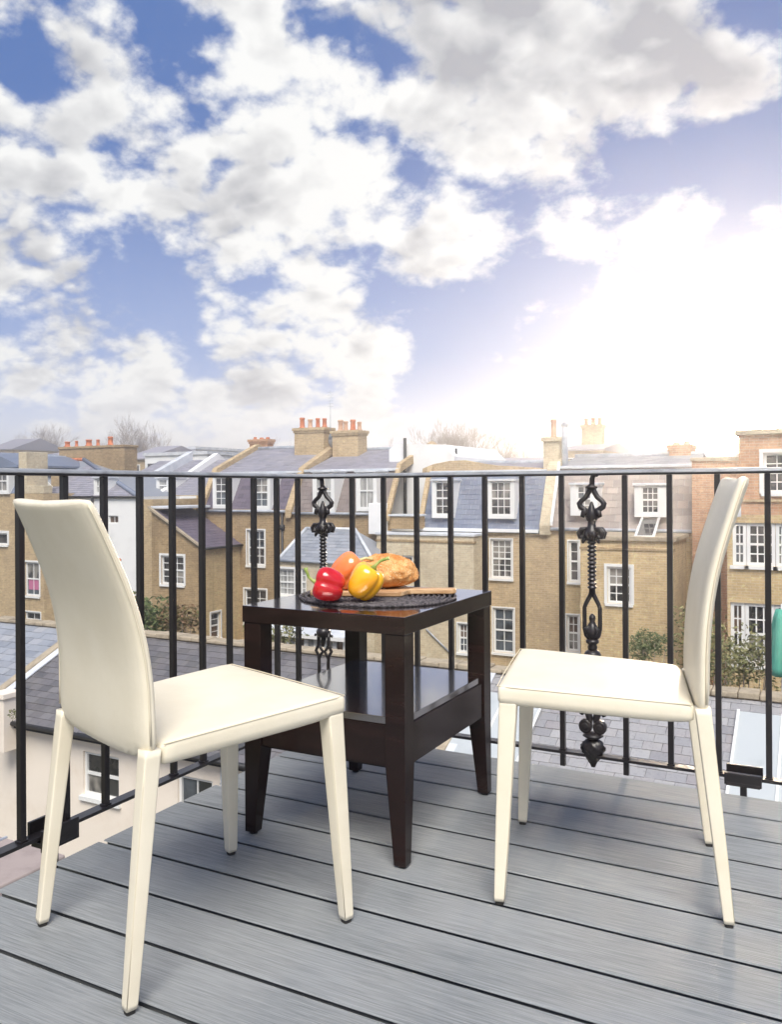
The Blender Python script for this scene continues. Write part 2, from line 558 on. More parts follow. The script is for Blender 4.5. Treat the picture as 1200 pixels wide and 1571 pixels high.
M['slate_light'] = slate_mat('slate_blue_grey', [(.25, .27, .31), (.31, .33, .37), (.21, .23, .27), (.36, .37, .40)], lich=(.38, .37, .34))
M['slate_mid'] = slate_mat('slate_mid_grey', [(.27, .27, .28), (.32, .318, .33), (.24, .236, .25), (.36, .355, .36), (.28, .262, .27)], lich=(.42, .40, .37), amt=.45)
M['slate_purple'] = slate_mat('slate_purple', [(.12, .10, .135), (.15, .125, .165), (.10, .085, .115)], lich=(.2, .17, .2), amt=.2)
M['slate_lav'] = slate_mat('slate_lavender', [(.27, .265, .31), (.33, .32, .37), (.23, .225, .26)], lich=(.40, .37, .33), amt=.4)
M['slate_blue'] = slate_mat('slate_blue', [(.15, .18, .25), (.185, .215, .29), (.13, .155, .22)], lich=(.28, .30, .36), amt=.3)
M['tile_brown'] = slate_mat('tile_brown', [(.19, .155, .145), (.25, .205, .19), (.15, .125, .12)], lich=(.3, .26, .22), amt=.35)
M['tile_taupe'] = slate_mat('tile_taupe', [(.33, .28, .25), (.42, .36, .32), (.27, .23, .21), (.38, .31, .27)], lich=(.42, .36, .30), amt=.4)
m = mat('lead_sheet', (.34, .37, .42), .5, .5); vary(m, (.27, .30, .35), (.47, .50, .55), 2.5, .3, .7, 6); M['lead'] = m
m = mat('pale_lead', (.55, .58, .62), .55); vary(m, (.50, .53, .57), (.70, .72, .75), 2.0, .3, .7, 6); M['leadpale'] = m
m = mat('white_render', (.78, .79, .79), .8, .2); vary(m, (.86, .86, .85), (.72, .72, .71), 1.2, .45, .85, 8, rough=.7); M['render'] = m
m = mat('cream_render', (.78, .68, .56), .85, .2); vary(m, (.84, .755, .655), (.74, .64, .53), 1.0, .45, .8, 8, rough=.7)
bump(m, mnoise(m, 30, 4, .6), .15, .006); M['cream'] = m
M['white'] = mat('white_gloss_paint', (.80, .80, .78), .45)
M['whitep'] = m = mat('white_panel', (.45, .48, .49), .45); vary(m, (.46, .49, .50), (.36, .39, .40), 1.6, .5, .8, 7)
m = mat('window_glass', (.035, .038, .042), .06, .8); vary(m, (.02, .02, .022), (.13, .12, .115), 1.6, .4, .75, 3); M['glass'] = m
m = mat('warm_room_glass', (.09, .06, .045), .06, .8); vary(m, (.14, .09, .06), (.03, .022, .02), 2.4, .4, .65, 3); M['glass_warm'] = m
m = mat('blind_glass', (.2, .19, .17), .08, .7); vary(m, (.30, .28, .25), (.05, .05, .05), 1, .42, .6, 2, stretch=(2.5, 2.5, 1.3)); M['glass_pale'] = m
m = mat('blue_room_glass', (.06, .07, .08), .05, .8); vary(m, (.10, .12, .14), (.025, .028, .03), 2, .4, .65, 3); M['glass_blue'] = m
m = mat('net_curtain_glass', (.42, .42, .40), .12, .6); vary(m, (.50, .50, .48), (.24, .24, .23), 1, .35, .65, 3, stretch=(14, 14, 1.4)); M['curtain'] = m
m = mat('terracotta', (.62, .20, .09), .8, .2); vary(m, (.66, .23, .11), (.45, .15, .08), 5); M['terra'] = m
m = mat('buff_terracotta', (.62, .40, .28), .8, .2); vary(m, (.66, .44, .31), (.5, .3, .2), 5); M['buff'] = m
m = mat('coping_stone', (.40, .34, .25), .9, .2); vary(m, (.44, .37, .27), (.24, .20, .15), 3, .4, .75, 8, rough=.7)
bump(m, mnoise(m, 12, 6, .7), .5, .03); M['coping'] = m
M['black'] = mat('black_pipe', (.02, .02, .022), .5)
m = mat('far_mass', (.36, .33, .34), .9); M['far'] = m
m = mat('garden_soil', (.13, .12, .08), .95, .1); vary(m, (.10, .11, .055), (.21, .18, .13), .6, .4, .7, 7); M['soil'] = m
m = mat('paving', (.33, .28, .26), .9, .2); vary(m, (.36, .30, .28), (.24, .20, .19), 2, .4, .7, 6); M['paving'] = m
def leafm(name, a, b, c_):
    m = mat(name, a, .6, .3)
    t = m.node_tree
    gi = N(t, 'ShaderNodeNewGeometry')
    cr = N(t, 'ShaderNodeValToRGB'); lk(t, gi.outputs['Random Per Island'], cr.inputs[0])
    cr.color_ramp.elements[0].color = a + (1,); cr.color_ramp.elements[1].color = c_ + (1,)
    e = cr.color_ramp.elements.new(.5); e.color = b + (1,)
    lk(t, cr.outputs[0], bsdf(m).inputs['Base Color'])
    bsdf(m).inputs['Transmission Weight'].default_value = 0
    return m
M['leaf'] = leafm('leaf_green', (.055, .085, .03), (.10, .135, .05), (.20, .22, .09))
M['leafy'] = leafm('leaf_yellow_green', (.09, .10, .04), (.20, .21, .08), (.36, .31, .14))
M['leafr'] = leafm('leaf_russet', (.24, .13, .07), (.13, .14, .05), (.36, .22, .13))
M['bark'] = mat('winter_bark', (.30, .255, .23), .9, .1)
M['green_cloth'] = m = mat('green_canvas', (.14, .45, .34), .8, .2); vary(m, (.16, .50, .38), (.08, .34, .25), 2, stretch=(8, 8, 1))
M['pink'] = mat('pink_curtain', (.50, .16, .28), .8)


# ------------------------------------------------------------------ architecture helpers
def wall_mb(mb, axis, plane, a0, a1, z0, z1, holes=(), rev=.14):
    """A wall face in the plane y=plane (axis 'u') or x=plane (axis 'v'), with recessed openings."""
    if a0 > a1: a0, a1 = a1, a0
    P = (lambda a, z, d: (a, plane + d, z)) if axis == 'u' else (lambda a, z, d: (plane - d, a, z))
    hs = [h for h in holes]
    A = sorted(set([a0, a1] + [h[0] for h in hs] + [h[1] for h in hs])); Z = sorted(set([z0, z1] + [h[2] for h in hs] + [h[3] for h in hs]))
    A = [a for a in A if a0 <= a <= a1]; Z = [z for z in Z if z0 <= z <= z1]
    for i in range(len(A) - 1):
        for j in range(len(Z) - 1):
            am, zm = (A[i] + A[i + 1]) / 2, (Z[j] + Z[j + 1]) / 2
            if any(h[0] < am < h[1] and h[2] < zm < h[3] for h in hs):
                continue
            q = [P(A[i], Z[j], 0), P(A[i + 1], Z[j], 0), P(A[i + 1], Z[j + 1], 0), P(A[i], Z[j + 1], 0)]
            mb.quad(*q)
    for h in hs:
        b0, b1, c0, c1 = h[:4]
        mb.quad(P(b0, c0, 0), P(b0, c1, 0), P(b0, c1, rev), P(b0, c0, rev))
        mb.quad(P(b1, c0, rev), P(b1, c1, rev), P(b1, c1, 0), P(b1, c0, 0))
        mb.quad(P(b0, c0, rev), P(b1, c0, rev), P(b1, c0, 0), P(b0, c0, 0))
        mb.quad(P(b0, c1, 0), P(b1, c1, 0), P(b1, c1, rev), P(b0, c1, rev))
        mb.quad(P(b0, c0, rev), P(b1, c0, rev), P(b1, c1, rev), P(b0, c1, rev))


def window(parent, axis, plane, a0, a1, z0, z1, cols=3, rows=4, rev=.10, fw=.07, sill=True, glass='glass', mid=True, bar=.028, name='window', casing=0.0):
    """frame > pane (each sash), glazing bars, sill; the frame stands rev behind the wall face."""
    if a0 > a1: a0, a1 = a1, a0
    def B(mb, b0, b1, c0, c1, d0, d1):
        if axis == 'u': mb.box(b0, b1, plane + d0, plane + d1, c0, c1)
        else: mb.box(plane - d0, plane - d1, b0, b1, c0, c1)
    fr = MB()
    zm = (z0 + z1) / 2
    rw = random.Random(int(abs(a0 * 97 + z0 * 31 + plane * 7)))
    d0, d1 = rev - .05, rev + .03
    B(fr, a0, a0 + fw, z0, z1, d0, d1); B(fr, a1 - fw, a1, z0, z1, d0, d1)
    B(fr, a0 + fw, a1 - fw, z0, z0 + fw, d0 + .002, d1); B(fr, a0 + fw, a1 - fw, z1 - fw, z1, d0 + .002, d1)
    if mid: B(fr, a0 + fw, a1 - fw, zm - .03, zm + .03, d0 + .012, d1)
    if casing:
        e = casing
        B(fr, a0 - e, a0 - .002, z0 - .02, z1 + e, -.03, .06); B(fr, a1 + .002, a1 + e, z0 - .02, z1 + e, -.03, .06)
        B(fr, a0 - .002, a1 + .002, z1 + .002, z1 + e, -.028, .06)
    w = fr.build(name, M['white'], parent)
    pn = ((z0 + fw, zm - .03), (zm + .03, z1 - fw)) if mid else ((z0 + fw, z1 - fw),)
    for c0, c1 in pn:
        g_ = MB(); B(g_, a0 + fw, a1 - fw, c0, c1, rev, rev + .012)
        g_.build('pane', M[glass if glass != 'glass' else rw.choice(['glass', 'glass', 'glass_warm', 'glass_pale', 'glass_blue'])], w)
    gb = MB()
    span = a1 - a0 - 2 * fw
    for i in range(1, cols):
        a = a0 + fw + span * i / cols
        B(gb, a - bar / 2, a + bar / 2, z0 + fw, z1 - fw, rev - .022, rev - .002)
    for (c0, c1) in pn:
        n = rows // 2 if mid else rows
        for j in range(1, n):
            z = c0 + (c1 - c0) * j / n
            B(gb, a0 + fw, a1 - fw, z - bar / 2, z + bar / 2, rev - .020, rev - .003)
    if gb.v: gb.build('glazing_bar', M['white'], w)
    if sill:
        s_ = MB(); B(s_, a0 - .06, a1 + .06, z0 - .09, z0 - .002, -.07, rev)
        s_.build('sill', M['white'], w)
    return w


def slates_mb(P0, U, S, W, H, gauge=.2, sw=.28, th=.012, jit=.004, mb=None, clip=None):
    """Real overlapping slates in one mesh: P0 eave corner, U along the eave, S up the slope."""
    mb = mb or MB()
    P0, U, S = Vector(P0), Vector(U).normalized(), Vector(S).normalized()
    Nn = U.cross(S).normalized()
    if Nn.z < 0: Nn = -Nn
    r = 0; y = 0.0
    while y < H - .01:
        x = -(sw / 2 if r % 2 else 0)
        y1 = min(y + gauge * 1.12, H)
        while x < W:
            a = max(x + .004, 0); b = min(x + sw - .004, W)
            if b - a > .03 and (clip is None or clip((a + b) / 2, (y + y1) / 2)):
                j = random.uniform(-jit, jit)
                lift = th + random.uniform(0, jit)
                p = P0 + U * a + S * (y + j); q = P0 + U * b + S * (y + j + random.uniform(-jit, jit) * .5)
                p2 = P0 + U * a + S * y1; q2 = P0 + U * b + S * y1
                mb.add([p + Nn * lift, q + Nn * lift, q2 + Nn * .002, p2 + Nn * .002, p - Nn * .004, q - Nn * .004],
                       [(0, 1, 2, 3), (4, 5, 1, 0), (4, 0, 3), (5, 2, 1)])
            x += sw
        r += 1; y += gauge
    return mb


def pot(parent, x, y, z, h=.5, r=.13, m='terra', lbl=None):
    mb = MB().lathe((x, y, z), [(r * 1.15, 0), (r * 1.15, .05), (r * .9, .08), (r * .84, h * .8), (r * 1.0, h * .84), (r * 1.0, h * .93), (r * .88, h), (r * .7, h), (r * .68, h - .05)], 12)
    return mb.build('chimney_pot', M[m], parent)


def stack(parent, u0, u1, v0, v1, z0, z1, m='brick_tan', pots=3, pm='terra', ph=.5, pr=.13):
    s_ = MB().box(u0, u1, v0, v1, z0, z1 - .22)
    s_.box(u0 - .04, u1 + .04, v0 - .04, v1 + .04, z1 - .22, z1 - .12).box(u0 - .08, u1 + .08, v0 - .08, v1 + .08, z1 - .12, z1)
    o = s_.build('chimney', M[m], parent)
    for i in range(pots):
        x = u0 + (u1 - u0) * (i + .5) / pots
        pot(o, x, (v0 + v1) / 2 + random.uniform(-.05, .05), z1, ph * random.uniform(.8, 1.15), pr * random.uniform(.85, 1.1), pm if isinstance(pm, str) else pm[i % len(pm)])
    return o


GZ = -8.5      # ground level of the gardens and the street


# ================================================================== SETTING
# ground
gm = MB(); gm.quad((-900, -300, GZ), (900, -300, GZ), (900, 1500, GZ), (-900, 1500, GZ))
tag(gm.build('ground', M['soil']), kind='structure')

# deck: boards one by one
DX0, DX1 = -1.667, 1.35
deck = empty('deck', (0, 0, 0), kind='structure')
joints = [1.403 + .1535 * k for k in range(-12, 8)]
for k, v0 in enumerate(joints):
    y0, y1 = v0 + .0052, v0 + .1535 - .0052
    if v0 > 2.45: y1 = v0 + .1535
    ex = random.uniform(-.004, .004)
    b = MB().prism([(y0 + .014, -.024), (y1 - .014, -.024), (y1 - .012, -.006), (y1, -.0025), (y1 - .001, -.001), (y1 - .003, 0), (y0 + .003, 0), (y0 + .001, -.001), (y0, -.0025), (y0 + .012, -.006)], 'x', DX0 + ex, DX1)
    b.build('deck_board', M['deck'], deck)
fr = MB()
for u in [DX0 + .06 + .4 * i for i in range(8)]:
    fr.box(u, u + .05, -.43, 2.60, -.17, -.0255)
fr.box(DX0 + .03, DX1, 2.58, 2.62, -.171, -.027).box(DX0 + .03, DX1, -.44, -.40, -.171, -.027)
fr.build('joist_frame', M['under'], deck)
tray = MB().box(DX0 + .05, DX1, -.43, 2.60, -.20, -.1715)
tray.build('roof_tray', M['under'], deck)

# ================================================================== RAILING
RU, RV = -1.735, 2.65
rail = empty('balcony_railing', (RU, RV, 0), label='black iron balcony railing with two ornate cast balusters round the grey deck', cat='railing')
RZ = .948


def half_round(axis, p, a0, a1, w=.020, h=.0085, z=RZ - .0035):
    prof = [(-w, -h * .5), (w, -h * .5), (w, -h * .2), (w * .92, h * .2), (w * .72, h * .55), (w * .4, h * .78), (0, h * .86), (-w * .4, h * .78), (-w * .72, h * .55), (-w * .92, h * .2), (-w, -h * .2)]
    mb = MB()
    if axis == 'u': mb.prism([(p + x, z + q) for x, q in prof], 'x', a0, a1)
    else: mb.prism([(p + x, z + q) for x, q in prof], 'y', a0, a1)
    return mb
MB().box(RU - .0175, RU + .0175, -1.2, RV - .0215, RZ - .0135, RZ - .0078).build('top_rail', M['iron'], rail, bevel=.001)
MB().box(RU - .0175, 1.6, RV - .0175, RV + .0175, RZ - .0137, RZ - .0078).build('top_rail', M['iron'], rail, bevel=.001)
half_round('v', RU, -1.2, RV - .0215).build('rail_highlight_cap', M['cap'], rail, bevel=.0012)  # upper half of the rail, in the painted highlight colour
half_round('u', RV, RU - .0213, 1.6).build('rail_highlight_cap', M['cap'], rail, bevel=.0012)
MB().box(RU - .017, RU + .017, -1.2, RV - .018, .045, .054).build('bottom_rail', M['iron'], rail, bevel=.001)
MB().box(RU - .0172, 1.6, RV - .017, RV + .017, .0452, .0542).build('bottom_rail', M['iron'], rail, bevel=.001)
BW = .0082
bar_me = MB().box(-BW, BW, -BW, BW, 0, 1)
def baluster(x, y, z0):
    mb = MB().box(x - BW, x + BW, y - BW, y + BW, z0, RZ - .0138)
    o = mb.build('baluster', M['iron'], rail, bevel=.0016)
    # weld collar where the bar meets the bottom rail
    MB().box(x - BW - .003, x + BW + .003, y - BW - .003, y + BW + .003, .0545, .058).build('weld', M['iron'], o, bevel=.001)
    return o
for k in range(-9, 10):
    baluster(RU, 1.372 + .1318 * k, .03 if False else .0545)
for i, u in enumerate([-1.558, -1.428, -1.296, -1.166, -1.04, -.909, -.776, -.575, -.441, -.305, -.169, -.035, .099, .233, .367, .501, .635, .769, .903, 1.037, 1.171, 1.305, 1.439]):
    lo = u in (-.776, -.575)
    baluster(u, RV, .003 if lo else .0545)


def ornament(x0):
    """cast panel, drawn in the x-z plane about x0; y is its depth."""
    root = None
    Y = RV
    def T(pts, r, n=8):
        return MB().tube([(x0 + a, Y + d, z) for a, d, z in pts], r, n)
    def S(px): return px / 485.0
    Zp = lambda py: .9 - (py - 747.5) / 485.0
    # ribbed column: the body of the casting
    prof = []
    z = Zp(905)
    ztop = Zp(836)
    n = 11
    for i in range(n + 1):
        zz = z + (ztop - z) * i / n
        prof += [(.0098, zz), (.0145, zz + .003), (.0145, zz + .0065), (.0098, zz + .0095)]
    prof = [(.011, Zp(914))] + prof + [(.019, Zp(836) + .012), (.021, Zp(834) + .013), (.021, Zp(832) + .013), (.013, Zp(830) + .013)]
    body = MB().lathe((x0, Y, 0), prof, 14)
    # crown capital
    body.lathe((x0, Y, 0), [(.012, Zp(834) + .012), (.018, Zp(829)), (.024, Zp(824)), (.027, Zp(819)), (.022, Zp(813)), (.014, Zp(810)), (.012, Zp(800)), (.019, Zp(793)), (.013, Zp(785)), (.007, Zp(776)), (.003, Zp(771))], 14)
    for sx in (-1, 1):
        for dy in (-.014, .014):
            body.tube([(x0 + sx * .012, Y + dy, Zp(812)), (x0 + sx * .030, Y + dy, Zp(813)), (x0 + sx * .038, Y + dy, Zp(819)), (x0 + sx * .034, Y + dy, Zp(826)), (x0 + sx * .024, Y + dy, Zp(826)), (x0 + sx * .026, Y + dy, Zp(821))], [.005, .007, .008, .007, .006, .004], 7)
        body.tube([(x0 + sx * .016, Y - .012, Zp(826)), (x0 + sx * .024, Y - .012, Zp(831)), (x0 + sx * .026, Y - .012, Zp(835))], [.006, .0065, .003], 7)
        body.tube([(x0 + sx * .008, Y - .016, Zp(815)), (x0 + sx * .012, Y - .020, Zp(822)), (x0 + sx * .006, Y - .018, Zp(829))], [.005, .008, .004], 7)
    root = body.build('ornate_baluster', M['cast'], rail)
    # diamond head with curled leaves
    dm = MB()
    for sx in (-1, 1):
        dm.tube([(x0 + sx * .005, Y, Zp(750)), (x0 + sx * .008, Y, Zp(755)), (x0 + sx * .018, Y, Zp(764)), (x0 + sx * .033, Y, Zp(770)), (x0 + sx * .039, Y, Zp(774)),
                 (x0 + sx * .036, Y, Zp(779)), (x0 + sx * .024, Y, Zp(783)), (x0 + sx * .012, Y, Zp(791)), (x0 + sx * .006, Y, Zp(800))], [.008, .009, .0085, .008, .0095, .0095, .009, .010, .009], 8)
        dm.tube([(x0 + sx * .014, Y - .002, Zp(782)), (x0 + sx * .024, Y - .006, Zp(788)), (x0 + sx * .027, Y - .006, Zp(793)), (x0 + sx * .021, Y - .006, Zp(794))], [.006, .009, .008, .005], 8)
    dm.lathe((x0, Y, 0), [(.008, Zp(754)), (.019, Zp(750)), (.020, Zp(748)), (.010, Zp(746)), (.009, Zp(744))], 12)
    dm.build('diamond_head', M['cast'], root)
    hk = MB()
    sg = -1 if x0 < -1.2 else 1
    hk.tube([(x0, Y, Zp(748)), (x0 + sg * .002, Y, Zp(742)), (x0 + sg * -.002 * -1, Y, Zp(736)), (x0 + sg * .006, Y, Zp(731)), (x0 + sg * .014, Y, Zp(728.5)), (x0 + sg * .022, Y, Zp(731))], [.008, .0085, .0085, .008, .0095, .006], 8)
    hk.build('leaf_hook', M['cast'], root)
    # middle loop with a bud, over a bowl
    ml = MB()
    for sx in (-1, 1):
        ml.tube([(x0, Y, Zp(908)), (x0 + sx * .006, Y, Zp(915)), (x0 + sx * .020, Y, Zp(928)), (x0 + sx * .0245, Y, Zp(934)), (x0 + sx * .0245, Y, Zp(966)), (x0 + sx * .018, Y, Zp(976)), (x0 + sx * .006, Y, Zp(982))], [.008, .0075, .0068, .0068, .0072, .009, .009], 8)
        ml.tube([(x0 + sx * .006, Y - .006, Zp(962)), (x0 + sx * .018, Y - .010, Zp(966)), (x0 + sx * .010, Y - .012, Zp(974))], [.006, .008, .006], 7)
    ml.lathe((x0, Y, 0), [(.008, Zp(984)), (.020, Zp(976)), (.022, Zp(968)), (.014, Zp(960)), (.008, Zp(955)), (.011, Zp(950)), (.010, Zp(947)), (.003, Zp(943))], 12)
    ml.lathe((x0, Y, 0), [(.013, Zp(1000)), (.016, Zp(994)), (.013, Zp(990)), (.021, Zp(987)), (.021, Zp(984)), (.012, Zp(981))], 12)
    ml.build('bud_loop', M['cast'], root)
    # lower cage: bell, bud and crossed legs
    lg = MB()
    lg.lathe((x0, Y, 0), [(.022, Zp(1016)), (.026, Zp(1012)), (.028, Zp(1006)), (.022, Zp(1001)), (.012, Zp(998))], 12)
    lg.tube([(x0, Y, Zp(1014)), (x0, Y, Zp(1020)), (x0, Y, Zp(1027)), (x0, Y, Zp(1034))], [.010, .011, .008, .002], 8)
    for sx in (-1, 1):
        lg.tube([(x0 + sx * .022, Y, Zp(1010)), (x0 + sx * .034, Y, Zp(1014)), (x0 + sx * .038, Y, Zp(1014))], [.004, .004, .006], 6)
        lg.tube([(x0 + sx * .022, Y, Zp(1008)), (x0 + sx * .0215, Y, Zp(1022)), (x0 + sx * .023, Y, Zp(1032)), (x0 + sx * .034, Y, Zp(1042)), (x0 + sx * .022, Y, Zp(1051)), (x0 + sx * .020, Y, Zp(1062)), (x0 + sx * .020, Y, Zp(1090))], [.007, .007, .007, .006, .0065, .0065, .007], 8)
        lg.tube([(x0 + sx * .022, Y + .001, Zp(1030)), (x0 + sx * .012, Y + .001, Zp(1038)), (x0 + sx * .004, Y + .001, Zp(1043)), (x0 + sx * .012, Y + .001, Zp(1048)), (x0 + sx * .020, Y + .001, Zp(1056))], .0058, 8)
    lg.build('crossed_legs', M['cast'], root)
    # foot: scrolls, two discs, collar and pine cone
    ft = MB()
    for sx in (-1, 1):
        ft.tube([(x0 + sx * .020, Y, Zp(1085)), (x0 + sx * .016, Y, Zp(1095)), (x0 + sx * .010, Y, Zp(1104)), (x0 + sx * .012, Y, Zp(1112))], [.009, .012, .011, .010], 8)
        ft.tube([(x0 + sx * .022, Y, Zp(1091)), (x0 + sx * .032, Y, Zp(1094)), (x0 + sx * .037, Y, Zp(1099))], [.006, .009, .007], 8)
        cx_, cz_ = x0 + sx * .0225, Zp(1116)
        nn = 14
        rg = []
        for (rr, yy) in ((.004, -.012), (.010, -.012), (.012, -.009), (.0155, -.013), (.021, -.009), (.0215, .006), (.014, .010), (.004, .010)):
            rg.append([Vector((cx_ + rr * math.cos(2 * math.pi * k / nn), Y + yy, cz_ + rr * math.sin(2 * math.pi * k / nn) * 1.08)) for k in range(nn)])
        ft.rings(rg)
    ft.lathe((x0, Y, 0), [(.010, Zp(1136)), (.024, Zp(1133)), (.033, Zp(1130)), (.026, Zp(1127)), (.010, Zp(1124))], 12)
    rg = []
    nn = 24
    for i in range(15):
        f = i / 14
        rr = .034 * math.sin(math.pi * min(1, (.25 + .75 * f))) ** .8 if f > .0 else .012
        rr = .006 + .030 * (math.sin(math.pi * (f ** 1.7))) ** .75 if 0 < f < 1 else .006
        zz = Zp(1178 - 45 * f)
        rg.append([Vector((x0 + (rr * (1 + .16 * math.cos(6 * (2 * math.pi * k / nn) + i * 1.3))) * math.cos(2 * math.pi * k / nn), Y + .8 * rr * (1 + .16 * math.cos(6 * (2 * math.pi * k / nn) + i * 1.3)) * math.sin(2 * math.pi * k / nn), zz)) for k in range(nn)])
    ft.rings(rg)
    ft.build('pine_cone_foot', M['cast'], root)
    return root
tag(ornament(-1.685), label='cast iron ornate baluster behind the table, hook curling left')
tag(ornament(-.679), label='cast iron ornate baluster behind the right chair seat, hook curling right')


def bracket(axis, a0, a1):
    mb = MB()
    if axis == 'u':
        mb.box(a0, a1, RV - .036, RV - .019, .032, .066).box(a0, a1, RV + .019, RV + .026, .034, .076).box(a0 + .004, a1 - .004, RV - .0365, RV + .0195, .0295, .0405)
        mb.box((a0 + a1) / 2 - .009, (a0 + a1) / 2 + .009, RV - .02, RV - .002, -.25, .0265)
    else:
        mb.box(RU + .019, RU + .030, a0, a1, .015, .068).box(RU - .028, RU - .019, a0, a1, .03, .082).box(RU - .0195, RU + .0305, a0 + .004, a1 - .004, .022, .036)
        mb.box(RU - .01, RU + .008, (a0 + a1) / 2 - .009, (a0 + a1) / 2 + .009, -.25, .022)
    mb.build('clamp_bracket', M['iron'], rail, bevel=.0015)
bracket('v', 1.41, 1.52)
bracket('u', -.287, -.187)

# ================================================================== CHAIRS
def sup_ring(cx_, cy_, z, hx, hy, n=24, e=4.0, tilt=0.0):
    out = []
    for k in range(n):
        a = 2 * math.pi * (k + .5) / n
        c_, s_ = math.cos(a), math.sin(a)
        x = abs(c_) ** (2 / e) * (1 if c_ > 0 else -1) * hx; y = abs(s_) ** (2 / e) * (1 if s_ > 0 else -1) * hy
        out.append(Vector((cx_ + x, cy_ + y, z + tilt * y)))
    return out


def make_chair(label, pos, rz, back_z=.892, back_y=0.0):
    root = empty('dining_chair', pos, rz, label=label, cat='chair', group='cream leather dining chairs on the deck')
    # seat: padded wrapped slab, a little higher at the front
    seat = MB()
    def srow(y, z, inset, tz):
        hw = .1985 + (y + .18) / .415 * .024 - inset
        return hw
    ys = [-.172, -.166, -.12, -.02, .08, .17, .222, .234, .238]
    n = 16
    rings = []
    for i, y in enumerate(ys):
        f = (y + .172) / .41
        zt = .451 + .022 * f
        edge = {0: .016, 1: .003, 6: .0012, 7: .0045, 8: .012}.get(i, 0)
        hw = .1985 + .024 * f - (.004 if i == 8 else 0)
        thk = .043
        sagx = .0035 * math.sin(math.pi * min(1, max(0, f)))
        r_ = []
        for (a, b) in ((-1, -.95), (-1, -.2), (-.992, -.045), (-.97, -.004), (-.7, 0), (-.35, .02), (0, .03), (.35, .02), (.7, 0), (.97, -.004), (.992, -.045), (1, -.2), (1, -.95), (.94, -1), (0, -1), (-.94, -1)):
            zz = zt - edge + (b * thk if b < 0 else 0) + (sagx if -.6 < a < .6 and b > -.1 else 0)
            if b <= -.9: zz = zt - thk - .003 + edge * .5 + .002 * math.sin(y * 60 + a)
            r_.append(Vector((a * hw, y, zz)))
        rings.append(r_)
    seat.rings(rings, True)
    so = seat.build('seat', M['leather'], root, world_=False, sub=1)
    # piping seam along the seat edge
    pp = MB()
    path = []
    for i, y in enumerate([-.165, -.08, .02, .12, .21]):
        f = (y + .172) / .41
        path.append((-(.1985 + .024 * f) * .996, y, .451 + .022 * f - .0045))
    path += [(-.2165, .2365, .4675), (-.1, .2395, .4675), (0, .2395, .4675), (.1, .2395, .4675), (.2165, .2365, .4675)]
    for i, y in enumerate([.21, .12, .02, -.08, -.165]):
        f = (y + .172) / .41
        path.append(((.1985 + .024 * f) * .996, y, .451 + .022 * f - .0045))
    pp.tube(path, .0013, 6)
    pp.build('piping', M['stitch'], so, world_=False)
    # backrest: one curved padded panel
    prof = [(.414, -.186), (.45, -.186), (.50, -.187), (.55, -.188), (.60, -.191), (.65, -.197), (.70, -.206), (.745, -.218), (.79, -.232), (.83, -.245), (.865, -.257), (.884, -.2641), (.892, -.267)]
    prof = [(z, y) if z < .55 else (.55 + (z - .55) * (back_z - .55) / .342, y + back_y * ((z - .55) / .342) ** 1.5) for z, y in prof]
    back = MB(); rings = []
    nx = 12
    for i, (z, y) in enumerate(prof):
        f = (z - .414) / .478
        hw = .206 - .026 * f ** 1.3
        ht = .0165 - .003 * f
        if i == 0: ht *= .6; hw -= .004
        if i == len(prof) - 1: ht *= .70
        bow = .012 * f
        r_ = []
        pts = []
        for k in range(nx + 1):
            a = -1 + 2 * k / nx
            pts.append((a, 1))
        for k in range(nx, -1, -1):
            pts.append((-1 + 2 * k / nx, -1))
        for a, sd in pts:
            th_ = ht * (1 - abs(a) ** 14 * .45)
            zz = z + (.010 * abs(a) ** 3 - .003) * f ** 3 - (.010 * (1 - a * a) if i == 0 else 0)
            r_.append(Vector((a * hw, y - bow * (1 - a * a) + sd * th_, zz)))
        rings.append(r_)
    back.rings(rings, True)
    bo = back.build('backrest', M['leather'], root, world_=False, sub=1)
    for sx in (-1, 1):
        sp_ = MB()
        path = []
        for i, (z, y) in enumerate(prof[1:-1]):
            f = (z - .414) / .478
            hw = .206 - .026 * f ** 1.3
            path.append((sx * (hw - .0015), y - .0005 - (.0165 - .003 * f) * .35, z + .004 * f ** 3))
        sp_.tube(path, .0021, 6)
        sp_.build('piping', M['stitch'], bo, world_=False)
    # legs
    for sx in (-1, 1):
        for (ty, by, tx, bx, tw, bw) in ((.214, .233, .1985, .222, .0195, .0115), (-.186, -.233, .1865, .2, .0160, .0108)):
            lg = MB()
            rr = []
            for f in (0, .02, .3, .6, .85, .97, 1.0):
                z = .008 + (.440 - .008) * f
                w_ = bw + (tw - bw) * f ** .8
                if f == 0: w_ *= .94
                rr.append(sup_ring(sx * (bx + (tx - bx) * f), by + (ty - by) * f, z, w_, w_, 28, 9))
            lg.rings(rr, True)
            l_ = lg.build('leg', M['leather'], root, world_=False)
            MB().rings([sup_ring(sx * bx, by, 0, bw * .78, bw * .78, 12, 4), sup_ring(sx * bx, by, .0085, bw * .8, bw * .8, 12, 4)], False).build('foot_cap', M['footcap'], l_, world_=False)
            sgn = sx
            pth = [(sx * (bx + (tx - bx) * f) + sgn * (bw + (tw - bw) * f ** .8) * .90, by + (ty - by) * f - (bw + (tw - bw) * f ** .8) * .90, .008 + .432 * f) for f in (0.01, .3, .6, .85, .93)]
            MB().tube(pth, .0012, 5).build('seam', M['stitch'], l_, world_=False)
    return root
make_chair('cream leather chair on the left, its curved back turned to the camera', (-1.188, 1.352, 0), R(-19.4), .880, -.024)
make_chair('cream leather chair on the right, seen side on and facing the table', (-.465, 1.983, 0), R(102.5), .915, -.004)

